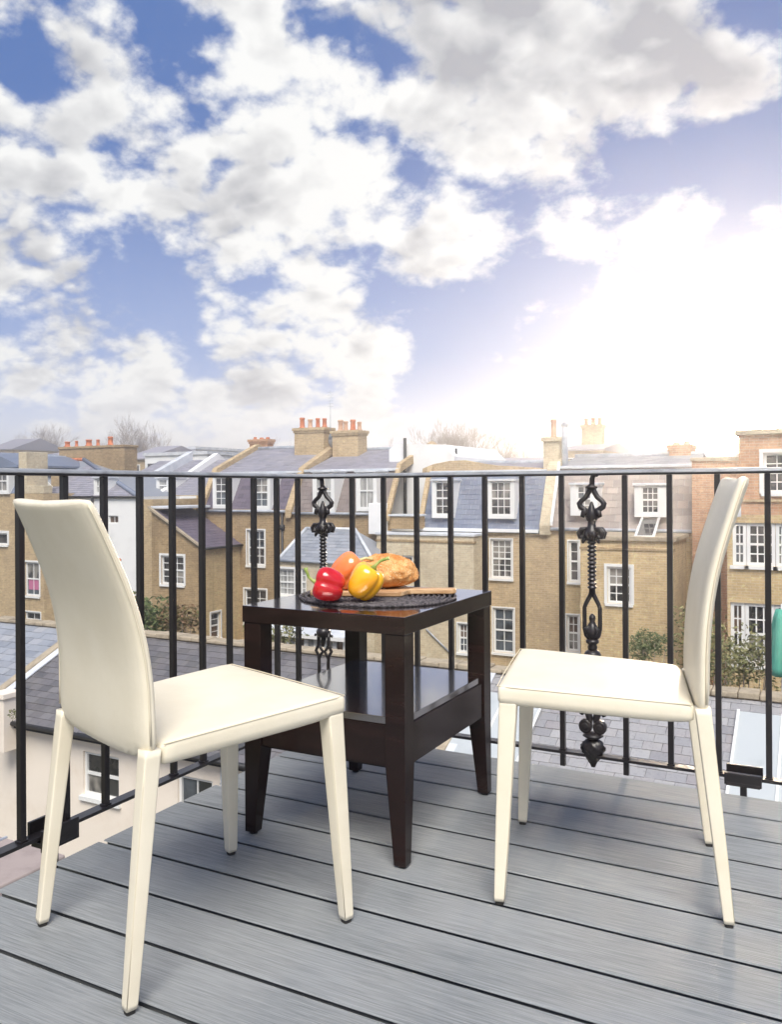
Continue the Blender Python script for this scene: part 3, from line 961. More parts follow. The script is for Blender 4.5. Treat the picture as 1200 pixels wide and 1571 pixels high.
# ================================================================== TABLE
TX0, TX1, TY0, TY1, TZ = -1.368, -.893, 1.757, 2.325, .595
tbl = empty('side_table', ((TX0 + TX1) / 2, (TY0 + TY1) / 2, 0), label='dark espresso wood side table with a lower shelf between the two cream chairs', cat='table')
tt_ = MB().box(TX0, TX1, TY0, TY1, TZ - .043, TZ).build('table_top', M['espresso'], tbl, bevel=.0015)
tt_.data.materials.append(M['lacquer'])
for p_ in tt_.data.polygons:
    if p_.normal.z > .9: p_.material_index = 1
LW = .052
for cx_, sx in ((TX0 + .003, 1), (TX1 - .003, -1)):
    for cy_, sy in ((TY0 + .003, 1), (TY1 - .003, -1)):
        lg = MB(); rr = []
        for z, w_ in ((.006, .031), (.235, LW), (TZ - .0435, LW)):
            xs = sorted((cx_, cx_ + sx * w_)); yy = sorted((cy_, cy_ + sy * w_))
            rr.append([Vector((xs[0], yy[0], z)), Vector((xs[1], yy[0], z)), Vector((xs[1], yy[1], z)), Vector((xs[0], yy[1], z))])
        lg.rings(rr, False)
        l_ = lg.build('leg', M['espresso'], tbl, bevel=.0015)
        MB().lathe((cx_ + sx * .0155, cy_ + sy * .0155, 0), [(.010, 0), (.011, .006)], 12).build('foot_glide', M['footcap'], l_)
i0 = .010
MB().box(TX0 + .003 + i0, TX1 - .003 - i0, TY0 + .003 + i0, TY1 - .003 - i0, .334, .352).build('shelf', M['lacquer'], tbl, bevel=.001)
for (a, b, c_, d) in ((TX0 + LW + .0035, TX1 - LW - .0035, TY0 + .008, TY0 + .026), (TX0 + LW + .0035, TX1 - LW - .0035, TY1 - .026, TY1 - .008)):
    MB().box(a, b, c_, d, .236, .3335).build('apron', M['espresso'], tbl, bevel=.001)
for (a, b) in ((TX0 + .008, TX0 + .026), (TX1 - .026, TX1 - .008)):
    MB().box(a, b, TY0 + LW + .0035, TY1 - LW - .0035, .236, .3335).build('apron', M['espresso'], tbl, bevel=.001)
MB().box(TX0 + .03, TX1 - .03, TY0 + .03, TY1 - .03, .224, .2355).build('drawer_bottom', M['espresso'], tbl)

# placemat: coiled rope
MC = Vector((-1.125, 2.05, TZ))
MRX, MRY = .225, .205
pm_ = MB()
cords = 15
n = 120
for q in range(cords):
    rx = MRX * (q + .6) / cords; ry = MRY * (q + .6) / cords
    ring = [(MC.x + rx * math.cos(2 * math.pi * k / n), MC.y + ry * math.sin(2 * math.pi * k / n), MC.z + .0038 + .0009 * math.sin(k * 2.1 + q)) for k in range(n + 1)]
    ww = [.0058 + .0008 * math.sin(k * 1.9 + q * 1.7) for k in range(n + 1)]
    pm_.tube([(x, y, max(z, MC.z + .0045)) for x, y, z in ring], [min(w_, .0064) * .68 + .0012 * math.sin(k * 2.4) * .4 for k, w_ in enumerate(ww)], 6)
pm_.lathe((MC.x, MC.y, MC.z), [(.001, .0006), (.19, .0006), (.19, .003), (.001, .003)], 32)
# stretch the disc to the oval of the mat
mo = tag(pm_.build('placemat', M['rope']), 'oval charcoal woven rope placemat on the table top', 'placemat')

# cutting board
def rounded_outline(pts, r, n=5):
    out = []
    m_ = len(pts)
    for i in range(m_):
        p0, p1, p2 = Vector(pts[i - 1]), Vector(pts[i]), Vector(pts[(i + 1) % m_])
        rr = min(r, (p0 - p1).length * .45, (p2 - p1).length * .45)
        a = p1 + (p0 - p1).normalized() * rr; b = p1 + (p2 - p1).normalized() * rr
        for k in range(n + 1):
            t_ = k / n
            out.append(tuple((a * (1 - t_) ** 2 + p1 * 2 * t_ * (1 - t_) + b * t_ * t_)))
    return out
cbz = TZ + .0092
cb = MB()
ux = Vector((.862, .507, 0)).normalized()
uy = Vector((-ux.y, ux.x, 0))
ang = math.atan2(.48, .60)
cbo = empty('cutting_board', (-1.15, 2.06, cbz), R(24), label='wooden cutting board with a handle under the peppers and the bread', cat='cutting board')
out = rounded_outline([(-.165, -.070), (.090, -.078), (.108, -.022), (.235, -.016), (.240, .020), (.108, .024), (.090, .080), (-.165, .076)], .02)
MB().prism(out, 'z', 0, .014).build('board', M['board'], cbo, bevel=.003, world_=False)


def pepper(name, mname, stem_mat, pos, rot, r=.038, ln=.085, lobes=4, seed=0, label='', stem_bend=.3, stem_len=.035, sr=.0042):
    root = bpy.data.objects.new(name, None)
    rnd = random.Random(seed)
    nu, nv = 48, 28
    ph = rnd.random() * 6
    rings = []
    for j in range(nv + 1):
        f = j / nv
        th = math.pi * f
        zz = -math.cos(th)
        zz = (abs(zz) ** .8) * (1 if zz > 0 else -1)
        pr = math.sin(th) ** .62 if 0 < f < 1 else 0.0
        taper = 1.0 - .20 * (1 - (zz + 1) / 2) ** 1.5
        ring = []
        for k in range(nu):
            a = 2 * math.pi * k / nu
            lob = abs(math.cos(lobes * .5 * a + ph + .25 * math.sin(a)))
            groove = (1 - lob) ** 2.2
            rad = r * taper * pr * (1 - .17 * groove + .035 * math.sin(2 * a + ph * 2) + .025 * math.sin(3 * a + zz * 2 + ph))
            z_ = zz * ln / 2
            # dimple at the stem and between lobes at the tip
            rr_ = rad / r
            if zz > .55:
                z_ -= .014 * math.exp(-(rr_ / .38) ** 2) + .004 * groove * (zz - .55)
            if zz < -.55:
                z_ += .010 * math.exp(-(rr_ / .33) ** 2) + .012 * groove * (-zz - .55)
            ring.append(Vector((rad * math.cos(a), rad * math.sin(a), z_)))
        rings.append(ring)
    rings[0] = [rings[0][0].copy() * 1.0 + Vector((.0005 * math.cos(2 * math.pi * k / nu), .0005 * math.sin(2 * math.pi * k / nu), 0)) for k in range(nu)]
    rings[-1] = [rings[-1][0].copy() + Vector((.0005 * math.cos(2 * math.pi * k / nu), .0005 * math.sin(2 * math.pi * k / nu), 0)) for k in range(nu)]
    mb = MB().rings(rings, True)
    # put the lowest point of the turned pepper on what it lies on
    Rm = Matrix.Rotation(rot[2], 4, 'Z') @ Matrix.Rotation(rot[1], 4, 'Y') @ Matrix.Rotation(rot[0], 4, 'X')
    mz = min((Rm @ Vector(v)).z for v in mb.v)
    root = empty(name, (pos[0], pos[1], pos[2] - mz), 0, label=label, cat='pepper', group='bell peppers on the board')
    root.rotation_euler = rot
    b = mb.build('flesh', M[mname], root, world_=False)
    zt = ln / 2 - .012
    path = [(0, 0, zt - .002), (0, 0, zt + stem_len * .35), (stem_bend * .012, 0, zt + stem_len * .7), (stem_bend * .04, 0, zt + stem_len * 1.0), (stem_bend * .055, 0, zt + stem_len * 1.12)]
    MB().tube(path, [sr * 3.0, sr * 1.05, sr * .95, sr * 1.05, sr * 1.45], 10).build('stem', M[stem_mat], root, world_=False)
    cal = MB().lathe((0, 0, zt - .001), [(sr * 4.0, -.003), (sr * 3.4, .001), (sr * 1.4, .0035), (sr * .8, .006)], 12)
    cal.build('calyx', M[stem_mat], root, world_=False)
    return root


BT = cbz + .0142
# direction toward the camera lens at this spot is about (.45,-.9)
pepper('red_pepper', 'red', 'stem', (-1.160, 1.853, TZ + .0088), (0, R(-74), R(30)), .049, .086, 4, 3, 'glossy red bell pepper lying on the mat, stem pointing left', .5, .036)
pepper('yellow_pepper', 'yellow', 'stem', (-1.086, 1.909, TZ + .0095), (0, R(34), R(20)), .049, .098, 3, 11, 'yellow bell pepper in front of the bread, green stem pointing up right', .35, .045)
pepper('orange_pepper', 'orange', 'stem2', (-1.192, 2.006, BT), (0, R(48), R(35)), .052, .100, 4, 8, 'pale orange bell pepper standing behind the red and yellow ones', .4, .030)
# bread: torn-topped round loaf
br_ = MB(); rings = []
nu, nv = 96, 48
for j in range(nv + 1):
    f = j / nv; th = math.pi * f
    ring = []
    for k in range(nu):
        a = 2 * math.pi * k / nu
        sq = math.sin(th) ** .78 if 0 < f < 1 else 0.0
        x = sq * math.cos(a); y = sq * math.sin(a); z = -math.cos(th)
        z = z * (.76 if z > 0 else .42)
        q = Vector((x * 2.2, y * 2.2, z * 2.2))
        d = 1 + .06 * noise.noise(q + Vector((4, 1, 2))) + .055 * noise.noise(q * 2.6) + .04 * noise.noise(q * 6)
        ridge = .05 * math.exp(-((x * .8 + y * .6 + .05 * math.sin(6 * y)) / .16) ** 2) * max(0, z)
        ring.append(Vector((x * .093 * d, y * .082 * d, (z + ridge) * .077 * d)))
    rings.append(ring)
br_.rings(rings, True)
mz = min(v[2] for v in br_.v)
brd = br_.build('bread_loaf', M['bread'], None, world_=False)
brd.location = (-1.128, 2.10, BT - mz - .001)
brd.rotation_euler = (0, 0, R(24))
tag(brd, 'round crusty golden bread loaf on the board behind the yellow pepper', 'bread')


# ================================================================== NEAR ROOFS (mews building below the balcony)
VR = 15.0
rp = fp(600, 1017, VR)
ZR = rp.z
PT = .466
sl = Vector((0, math.cos(math.atan(PT)), math.sin(math.atan(PT))))


def roof_pt(px, py, lift=0.0):
    r = ray(px, py)
    # z = ZR - (VR - y) * PT
    t_ = (ZR + lift - VR * PT - EYE) / (r[2] - r[1] * PT)
    return Vector((r[0] * t_, r[1] * t_, EYE + r[2] * t_))


def slate_roof(parent, u0, u1, v0, v1, matn, n_parts, gauge=.20, sw=.30, rank=None, base_mat='slate_dark'):
    """a slope between the eave v0 and the ridge v1; single slates, the largest in the picture first, the rest one mesh."""
    z0 = ZR - (VR - v0) * PT
    z1 = ZR - (VR - v1) * PT
    rf = MB().slab((u0, v0, z0 - .02), (u1, v0, z0 - .02), (u1, v1, z1 - .02), (u0, v1, z1 - .02), (0, 0, -.12)).build('roof', M['under'], parent)
    W = u1 - u0; H = (v1 - v0) / sl.y
    items = []
    r_ = 0; y = 0
    while y < H - .03:
        x = -(sw / 2 if r_ % 2 else 0)
        while x < W:
            a = max(0, x); b = min(W, x + sw)
            if b - a > .06: items.append((a, b, y, min(gauge * 1.14, H - y)))
            x += sw
        r_ += 1; y += gauge
    base = MB()
    me = None
    def one(mb, a, b, h, o=Vector((0, 0, 0)), U=Vector((1, 0, 0)), S=Vector((0, 1, 0)), Nn=Vector((0, 0, 1))):
        l = .014; g_ = .003
        pts = [(a + g_, 0, l), (b - g_, 0, l), (b - g_, h, .002), (a + g_, h, .002), (a + g_, 0, -.004), (b - g_, 0, -.004)]
        mb.add([o + U * p[0] + S * p[1] + Nn * p[2] for p in pts], [(0, 1, 2, 3), (4, 5, 1, 0), (4, 0, 3), (5, 2, 1)])
    one_mb = MB(); one(one_mb, 0, sw, gauge * 1.14)
    me = bpy.data.meshes.new('slate'); me.from_pydata([tuple(v) for v in one_mb.v], [], one_mb.f); me.materials.append(M[matn])
    def vis(it):
        p = Vector((u0 + (it[0] + it[1]) / 2, v0 + it[2] * sl.y, z0 + it[2] * sl.z))
        X = p.x * math.cos(YAW) + p.y * math.sin(YAW); d = -p.x * math.sin(YAW) + p.y * math.cos(YAW)
        if d <= 0: return 1e9
        px = 600 + FOC * X / d; py = HOR + FOC * (EYE - p.z) / d
        bad = 0
        if not (-10 < px < 1215): bad += 50
        edge = 1348 + (px - 0) * (-.50) if px < 430 else 1150 + (px - 430) * .1
        if py > max(edge, 1150 + (px - 430) * .1) + 8: bad += 50
        if rank: bad += rank(px, py)
        return d + bad
    items.sort(key=vis)
    Nn = Vector((1, 0, 0)).cross(sl)
    tilt = math.atan(PT)
    rest = MB()
    for i, (a, b, y, h) in enumerate(items):
        o = Vector((u0, v0 + y * sl.y, z0 + y * sl.z))
        if i < n_parts:
            q = bpy.data.objects.new('slate', me); col.objects.link(q); q.parent = rf
            q.location = o - parent.location + Vector((a, 0, 0)) + sl * random.uniform(-.004, .004)
            q.rotation_euler = (tilt + random.uniform(-.006, .010), random.uniform(-.010, .010), random.gauss(0, .012) + (random.uniform(-.08, .08) if random.random() < .03 else 0))
            q.scale = ((b - a) / sw, h / (gauge * 1.14), random.uniform(.8, 1.4))
        else:
            one(rest, a, b, h, o, Vector((1, 0, 0)), sl, Nn)
    if rest.v:
        tag(rest.build('slate_courses', M[matn], rf), kind='stuff')
    return rf


eave = roof_pt(292, 1157)
V_E = eave.y
uL = roof_pt(60, 1018).x            # party coping between the blue-grey roof and the dark roof
uM = roof_pt(700, 1120).x
uR0, uR1 = roof_pt(745, 1100).x, roof_pt(837, 1076).x      # first pale rooflight
uS0 = roof_pt(1134, 1096).x                                # second pale panel
mews = empty('mews_house', (uL, V_E, GZ), label='cream rendered mews house with a dark slate roof below the left side of the balcony', cat='house')
mews2 = empty('mews_house', (uM, V_E, GZ), label='mews house with a mottled grey slate roof and pale roof panels below the right chair', cat='house')
mews0 = empty('mews_house', (uL - 6, V_E, GZ), label='mews house with a blue grey slate roof at the far left below the balcony', cat='house')
slate_roof(mews, uL + .16, uM - .14, V_E, VR, 'slate_dark', 295)
slate_roof(mews2, uM + .14, 9.0, 4.2, VR, 'slate_mid', 298, rank=lambda px, py: 0 if px > 700 else 20)
slate_roof(mews0, uL - 8, uL - .16, V_E + .55, VR, 'slate_light', 180, gauge=.24, sw=.36)
# walls under the eaves
zE = ZR - (VR - V_E) * PT
wf = V_E + .22
def rect_on(px0, py0, px1, py1, V):
    a = fp(px0, py0, V); b = fp(px1, py1, V)
    return min(a.x, b.x), max(a.x, b.x), min(a.z, b.z), max(a.z, b.z)
h1 = rect_on(127, 1152, 157, 1226, wf)
h1 = (h1[0], h1[0] + 1.0, h1[2], h1[3])
h2 = rect_on(272, 1188, 326, 1222, wf)
h2 = (h2[0], h2[1], h2[3] - 1.5, h2[3])
h3 = rect_on(38, 1303, 85, 1318, wf)
wm = MB(); wall_mb(wm, 'u', wf, uL - 8, uM, GZ, zE + .08, [h1, h2, h3])
wm.box(uL - 8, uM, wf + .4, VR - .02, GZ, GZ + .1)
wm.build('wall', M['cream'], mews)
window(mews, 'u', wf, *h1, 2, 2, fw=.06, glass='glass', bar=.035)
window(mews, 'u', wf, *h2, 2, 1, fw=.06, mid=False)
window(mews, 'u', wf, *h3, 2, 1, fw=.05, mid=False)
st = MB().box(uL - 8, uM, wf - .12, wf, zE - .16, zE - .03)
st.build('eaves_board', M['cream'], mews)
gt = MB().tube([(uL + .1, V_E - .04, zE - .03), (uM, V_E - .04, zE - .03)], .055, 8)
gt.build('gutter', M['black'], mews)
MB().tube([(fp(220, 1200, wf).x, wf - .05, zE - .1), (fp(220, 1200, wf).x, wf - .05, GZ)], .04, 8).build('downpipe', M['cream'], mews)
px_ = fp(345, 1200, wf).x
MB().tube([(px_, wf - .06, zE - .1), (px_, wf - .06, GZ)], .045, 8).build('downpipe', M['lead'], mews)
# party copings, sloping with the roof
for par, u, wd, mm in ((mews, uL, .16, 'coping'), (mews2, uM, .12, 'coping')):
    z0 = ZR - (VR - V_E) * PT
    poly = [(V_E - .1, z0 - .3), (VR, ZR - .3), (VR, ZR + .10), (V_E - .1, z0 + .06)]
    MB().prism(poly, 'x', u - wd, u + wd * .3).build('party_coping', M[mm], par, bevel=.02)
    MB().prism([(a, b + (.012 if b > z0 - .2 else .3)) for a, b in [(V_E - .05, z0 - .0), (VR - .02, ZR - .0), (VR - .02, ZR + .03), (V_E - .05, z0 + .03)]], 'x', u + wd * .32, u + wd * 1.6).build('lead_flashing', M['leadpale'], par)
# ridge coping wall at the back of the roofs: separate stones
cw = empty('boundary_wall', (uL, VR, GZ), label='brick garden wall with a rough pale stone coping behind the slate roofs', cat='wall')
MB().box(-20, 12, VR + .02, VR + .30, GZ, ZR + .02).build('brickwork', M['brick_dark'], cw)
u = fp(-10, 970, VR).x
stones = 0
while u < fp(1210, 1080, VR).x and stones < 290:
    w_ = random.uniform(.26, .44)
    h_ = random.uniform(.055, .10)
    MB().box(u + .006, u + w_ - .006, VR - .05 + random.uniform(-.01, .01), VR + .36, ZR + .022, ZR + .03 + h_).build('coping_stone', M['coping'], cw, bevel=.018)
    u += w_; stones += 1
# pale roof panels on the right roof, running down the slope
Nr = Vector((1, 0, 0)).cross(sl)
def roof_panel(ua, ub, va, vb, lift=.06, matn='whitep'):
    za, zb = ZR - (VR - va) * PT, ZR - (VR - vb) * PT
    o = MB().slab((ua, va, za + lift), (ub, va, za + lift), (ub, vb, zb + lift), (ua, vb, zb + lift), (0, 0, -.10)).build('roof_panel', M[matn], mews2, bevel=.01)
    k = max(2, int((ub - ua) / .55))
    for i in range(k + 1):
        x = ua + (ub - ua) * i / k
        MB().slab((x - .02, va - .01, za + lift + .002), (x + .02, va - .01, za + lift + .002), (x + .02, vb, zb + lift + .002), (x - .02, vb, zb + lift + .002), (0, 0, .025)).build('glazing_bar', M['white'], o)
    return o
roof_panel(uR0 - .5, uR1, 5.5, roof_pt(810, 1073).y)
roof_panel(uS0, uS0 + 2.6, 4.6, roof_pt(1134, 1096).y)
# little chimney with a plant at the left eave
ps = fp(12, 1075, V_E + .1)
ch0 = empty('chimney_stack', (ps.x, V_E, zE), label='small cream chimney pier with a green plant at the left eave', cat='chimney')
MB().box(ps.x - .05, ps.x + .30, V_E - .25, V_E + .15, zE - .6, fp(12, 1068, V_E).z).box(ps.x - .09, ps.x + .34, V_E - .29, V_E + .19, fp(12, 1068, V_E).z, fp(12, 1060, V_E).z).build('pier', M['cream'], ch0, bevel=.01)


def leaves_mb(cen, rad, n, size, rnd, shape=None, mb=None, droop=0):
    mb = mb or MB()
    for i in range(n):
        while True:
            p = Vector((rnd.uniform(-1, 1), rnd.uniform(-1, 1), rnd.uniform(-1, 1)))
            if p.length < 1: break
        cl = noise.noise(p * 2.3 + Vector(cen) * .37)
        if cl < -.12: continue
        p = Vector((p.x * rad[0], p.y * rad[1], p.z * rad[2])) * (1 + .25 * cl)
        c_ = Vector(cen) + p
        a = Vector((rnd.gauss(0, 1), rnd.gauss(0, 1), rnd.gauss(0, .7) + droop)).normalized()
        b = a.cross(Vector((rnd.gauss(0, 1), rnd.gauss(0, 1), rnd.gauss(0, 1)))).normalized()
        s_ = size * rnd.uniform(.6, 1.4)
        mb.add([c_ - a * s_, c_ + b * s_ * .4, c_ + a * s_, c_ - b * s_ * .4], [(0, 1, 2, 3)])
    return mb


def shrub(name, cen, rad, n, size, matn, label, cat='shrub', seed=1, clumps=7, base_z=None, group=None):
    rnd = random.Random(seed)
    bz = base_z if base_z is not None else cen[2] - rad[2] * 1.6
    root = empty(name, (cen[0], cen[1], bz), label=label, cat=cat, group=group)
    mb = MB()
    st_ = MB()
    for k in range(clumps):
        c_ = (cen[0] + rnd.uniform(-.7, .7) * rad[0], cen[1] + rnd.uniform(-.6, .6) * rad[1], cen[2] + rnd.uniform(-.6, .6) * rad[2])
        leaves_mb(c_, (rad[0] * .5, rad[1] * .5, rad[2] * .5), n // clumps, size, rnd, mb=mb)
        st_.tube([(cen[0], cen[1], bz), ((cen[0] + c_[0]) / 2, (cen[1] + c_[1]) / 2, (bz * .4 + c_[2] * .6)), c_], [.04, .022, .006], 5)
    mb.build('foliage', M[matn], root)
    st_.build('stem', M['bark'], root)
    return root
rnd0 = random.Random(3)
leaves_mb(tuple(fp(22, 1095, V_E - .3)), (.12, .12, .12), 120, .035, rnd0).build('plant', M['leafy'], ch0)

# shrubs standing in the gardens behind the coping
def gs(px, py, V): return tuple(fp(px, py, V))
shrub('garden_shrub', gs(225, 945, 18), (1.0, .9, .85), 2200, .075, 'leaf', 'dark green bushy shrub behind the coping left of the lean-to brick wing', seed=4, base_z=GZ, clumps=10)
shrub('garden_shrub', gs(272, 955, 18.6), (.75, .8, .6), 1300, .07, 'leafr', 'russet tinged shrub against the foot of the brown brick wing', seed=5, base_z=GZ)
shrub('garden_shrub', gs(197, 922, 19.5), (.4, .4, .5), 300, .07, 'leafr', 'thin reddish shrub in front of the white rendered house', seed=6, base_z=GZ)
shrub('garden_shrub', gs(425, 975, 19), (1.0, .5, .5), 900, .06, 'leafy', 'yellow green shrub seen under the table top behind the coping', seed=7, base_z=GZ)
shrub('garden_shrub', gs(990, 990, 20), (.65, .8, .5), 1800, .045, 'leaf', 'round grey green shrub by the ochre brick wing above the right chair seat', seed=8, base_z=GZ)
shrub('garden_tree', gs(1075, 985, 19), (.8, .9, 1.1), 2400, .048, 'leafy', 'tall loose yellow green shrub behind the right chair back', seed=9, base_z=GZ, clumps=11)
shrub('garden_tree', gs(1135, 1010, 18), (1.0, .9, .75), 2600, .048, 'leafy', 'dense leafy shrub in front of the right bay windows', seed=10, base_z=GZ, clumps=11)

# green folded parasol at the right edge
gp = fp(1202, 1000, 17)
gpo = empty('garden_parasol', (gp.x, gp.y, GZ), label='green folded garden canopy on a pale pole at the right edge', cat='parasol')
rg = []
zt, zb = fp(1202, 935, 17).z, fp(1202, 1035, 17).z
for i in range(9):
    f = i / 8
    rr = .10 + .14 * (1 - f) ** .6
    rg.append([Vector((gp.x + rr * (1 + .25 * (k % 2)) * math.cos(math.pi * k / 8), gp.y + rr * (1 + .25 * (k % 2)) * math.sin(math.pi * k / 8), zb + (zt - zb) * f)) for k in range(16)])
MB().rings(rg, True).build('canopy', M['green_cloth'], gpo)
pp_ = fp(1178, 1000, 17)
MB().tube([(gp.x, gp.y, GZ), (gp.x, gp.y, zt + .1)], .03, 8).build('pole', M['white'], gpo)

# ================================================================== THE TERRACE OPPOSITE
VT = 29.0
def U(px, V=VT, py=760): return fp(px, py, V).x
def Z(py, px=600, V=VT): return fp(px, py, V).z


def mansard(parent, x0, x1, ybase, ytop, ridge_y, matn, upper, V=VT, set_back=.9, depth=4.0, xr=None, gauge=.2, sw=.3):
    xm = (x0 + x1) / 2
    u0, u1 = U(x0, V), U(x1, V)
    z0 = fp(xm, ybase, V).z; z1 = fp(xm, ytop, V + set_back).z; z2 = fp(xm, ridge_y, V + depth).z
    MB().add([(u0, V, z0), (u1, V, z0), (u1, V + set_back, z1), (u0, V + set_back, z1), (u0, V + depth, z2), (u1, V + depth, z2), (u0, V + 2 * depth, z1), (u1, V + 2 * depth, z1)],
             [(0, 1, 2, 3), (3, 2, 5, 4), (4, 5, 7, 6)]).build('roof_deck', M['lead'], parent)
    S1 = Vector((0, set_back, z1 - z0)); S2 = Vector((0, depth - set_back, z2 - z1))
    mb = slates_mb((u0, V, z0), (1, 0, 0), S1, u1 - u0, S1.length, gauge, sw)
    tag(mb.build('mansard_slates', M[matn], parent), kind='stuff')
    mb = slates_mb((u0, V + set_back, z1), (1, 0, 0), S2, u1 - u0, S2.length, .22, .34)
    tag(mb.build('roof_slates', M[upper], parent), kind='stuff')
    MB().box(u0, u1, V + set_back - .12, V + set_back + .10, z1 - .05, z1 + .06).build('lead_roll', M['leadpale'], parent, bevel=.02)
    MB().tube([(u0, V + depth, z2 + .03), (u1, V + depth, z2 + .03)], .09, 8).build('ridge_tile', M['lead'], parent)
    MB().tube([(u0, V - .08, z0 - .03), (u1, V - .08, z0 - .03)], .06, 8).build('gutter', M['lead'], parent)
    return z0, z1, z2


def dormer(parent, x0, y0, x1, y1, V, dv, cols=2, rows=4, glass='glass', m='white', e=.12):
    """window of a mansard: white box round it, lead top."""
    a, b, c0, c1 = rect_on(x0, y0, x1, y1, V)
    mb = MB()
    mb.box(a - e, a, V, V + dv, c0 - .12, c1 + .02).box(b, b + e, V, V + dv, c0 - .12, c1 + .02).box(a, b, V + .002, V + dv, c0 - .12, c0)
    mb.build('dormer', M[m], parent)
    MB().box(a - e - .05, b + e + .05, V - .06, V + dv, c1 + .022, c1 + .10).build('dormer_roof', M['leadpale'], parent, bevel=.01)
    window(parent, 'u', V, a, b, c0, c1, cols, rows, rev=.07, fw=.055, sill=False, glass=glass)


def verge(parent, u0, u1, pts, m, bev=.02, th=.35):
    """party wall or parapet following the roof: pts (v, z) along the top."""
    poly = [(v, z - th) for v, z in pts] + [(v, z) for v, z in pts[::-1]]
    return MB().prism(poly, 'x', u0, u1).build('parapet', M[m], parent, bevel=bev)


def walls(parent, m, fronts=(), sides=(), boxes=()):
    mb = MB()
    for (V, a0, a1, z0, z1, holes) in fronts: wall_mb(mb, 'u', V, a0, a1, z0, z1, holes)
    for (Us, a0, a1, z0, z1, holes) in sides: wall_mb(mb, 'v', Us, a0, a1, z0, z1, holes)
    for b in boxes: mb.box(*b)
    return mb.build('wall', M[m], parent)


def hole(x0, y0, x1, y1, V=VT): return rect_on(x0, y0, x1, y1, V)
def hole_s(x0, y0, x1, y1, Us):
    a = fu(x0, y0, Us); b = fu(x1, y1, Us)
    return min(a.y, b.y), max(a.y, b.y), min(a.z, b.z), max(a.z, b.z)


# ---- house with purple mansard (left of centre)
hA = empty('terraced_house', (U(375), VT, GZ), label='brown brick house with a purple slate mansard left of the twin chimneys', cat='house')
z0, z1, z2 = mansard(hA, 312, 446, 783, 726, 690, 'slate_purple', 'slate_lav')
dormer(hA, 329, 732, 347, 776, VT - .10, 1.0, 2, 4)
dormer(hA, 389, 733, 411, 778, VT - .10, 1.0, 2, 4)
w1 = hole(379, 813, 406, 868); w2 = hole(375, 903, 409, 960)
walls(hA, 'brick_dark', [(VT, U(300), U(448), GZ, Z(781, 375), [w1, w2])], [], [(U(300), U(448), VT + .3, VT + 8, GZ, GZ + 1)])
window(hA, 'u', VT, *w1, 3, 4, casing=.06); window(hA, 'u', VT, *w2, 3, 4, casing=.06)
za = Z(722, 308)
verge(hA, U(306), U(313), [(VT - .15, Z(778, 308)), (VT + .9, fp(310, 722, VT + .9).z + .1), (VT + 4, z2 + .25), (VT + 8, z1 + .2)], 'brick_tan')
verge(hA, U(440), U(449), [(VT - .15, Z(782, 444)), (VT + .9, z1 + .2), (VT + 4, z2 + .3), (VT + 8, z1 + .2)], 'brick_tan')
MB().tube([(U(434), VT - .07, Z(783, 434)), (U(434), VT - .07, GZ)], .05, 8).build('downpipe', M['black'], hA)
MB().lathe((U(434), VT - .07, Z(815, 434)), [(.05, 0), (.11, .10), (.12, .28), (.05, .28)], 8).build('rainwater_head', M['black'], hA)
s_ = fp(395, 674, VT + 5)
stack(hA, s_.x - .5, s_.x + .6, VT + 5, VT + 5.5, z2 - .5, s_.z, 'brick_orange', 3, 'terra', .12, .10)

# ---- house with brown tile mansard and twin chimneys
hB = empty('terraced_house', (U(520), VT, GZ), label='brick house with a brown tiled mansard under the twin orange-potted chimneys', cat='house')
z0, z1, z2 = mansard(hB, 450, 598, 787, 722, 692, 'tile_brown', 'slate_lav')
dormer(hB, 483, 726, 509, 782, VT - .10, 1.0, 1, 2, glass='curtain')
dormer(hB, 550, 726, 574, 780, VT - .10, 1.0, 2, 2, glass='curtain')
walls(hB, 'brick_dark', [(VT, U(448), U(600), GZ, Z(785, 520), [])], [])
for (xa, xb, yt, np_, pm2) in ((459, 504, 658, 4, ('terra', 'buff', 'terra')), (517, 556, 662, 4, ('buff', 'buff', 'terra'))):
    a = fp(xa, yt, VT + 3.4); b = fp(xb, yt, VT + 3.4)
    stack(hB, a.x, b.x, VT + 3.0, VT + 3.8, z1 - .2, a.z, 'brick_tan', np_, pm2, .46, .125)
verge(hB, U(593), U(600), [(VT - .15, Z(786, 597)), (VT + .9, z1 + .25), (VT + 4, z2 + .3), (VT + 8, z1 + .2)], 'brick_tan')
ae = empty('rooftop_aerial', tuple(fp(507, 660, VT + 3.4)), label='thin television aerial standing between the twin chimneys', cat='aerial')
a0 = fp(507, 685, VT + 3.4); a1 = fp(507, 600, VT + 3.4)
MB().tube([tuple(a0), tuple(a1)], .014, 5).build('mast', M['lead'], ae)
bb = MB()
for k in range(6):
    zq = a1.z - .05 - k * .13
    bb.tube([(a1.x - .16, a1.y, zq), (a1.x + .16, a1.y, zq)], .006, 4)
bb.build('antenna_rod', M['lead'], ae)
ds = fp(510, 675, VT + 3.1)
dish = empty('satellite_dish', tuple(ds), label='grey satellite dish between the twin chimneys', cat='satellite dish')
rg = []
for i in range(6):
    r_ = .02 + .26 * i / 5
    rg.append([Vector((ds.x + r_ * .8 * math.cos(2 * math.pi * k / 16), ds.y + .1 - (r_ ** 2) * 1.2, ds.z + r_ * 1.25 * math.sin(2 * math.pi * k / 16))) for k in range(16)])
MB().rings(rg, True, caps=True).build('bowl', M['lead'], dish)
MB().tube([(ds.x, ds.y, ds.z - .3), (ds.x + .05, ds.y - .35, ds.z - .05)], .015, 5).build('feed_arm', M['lead'], dish)

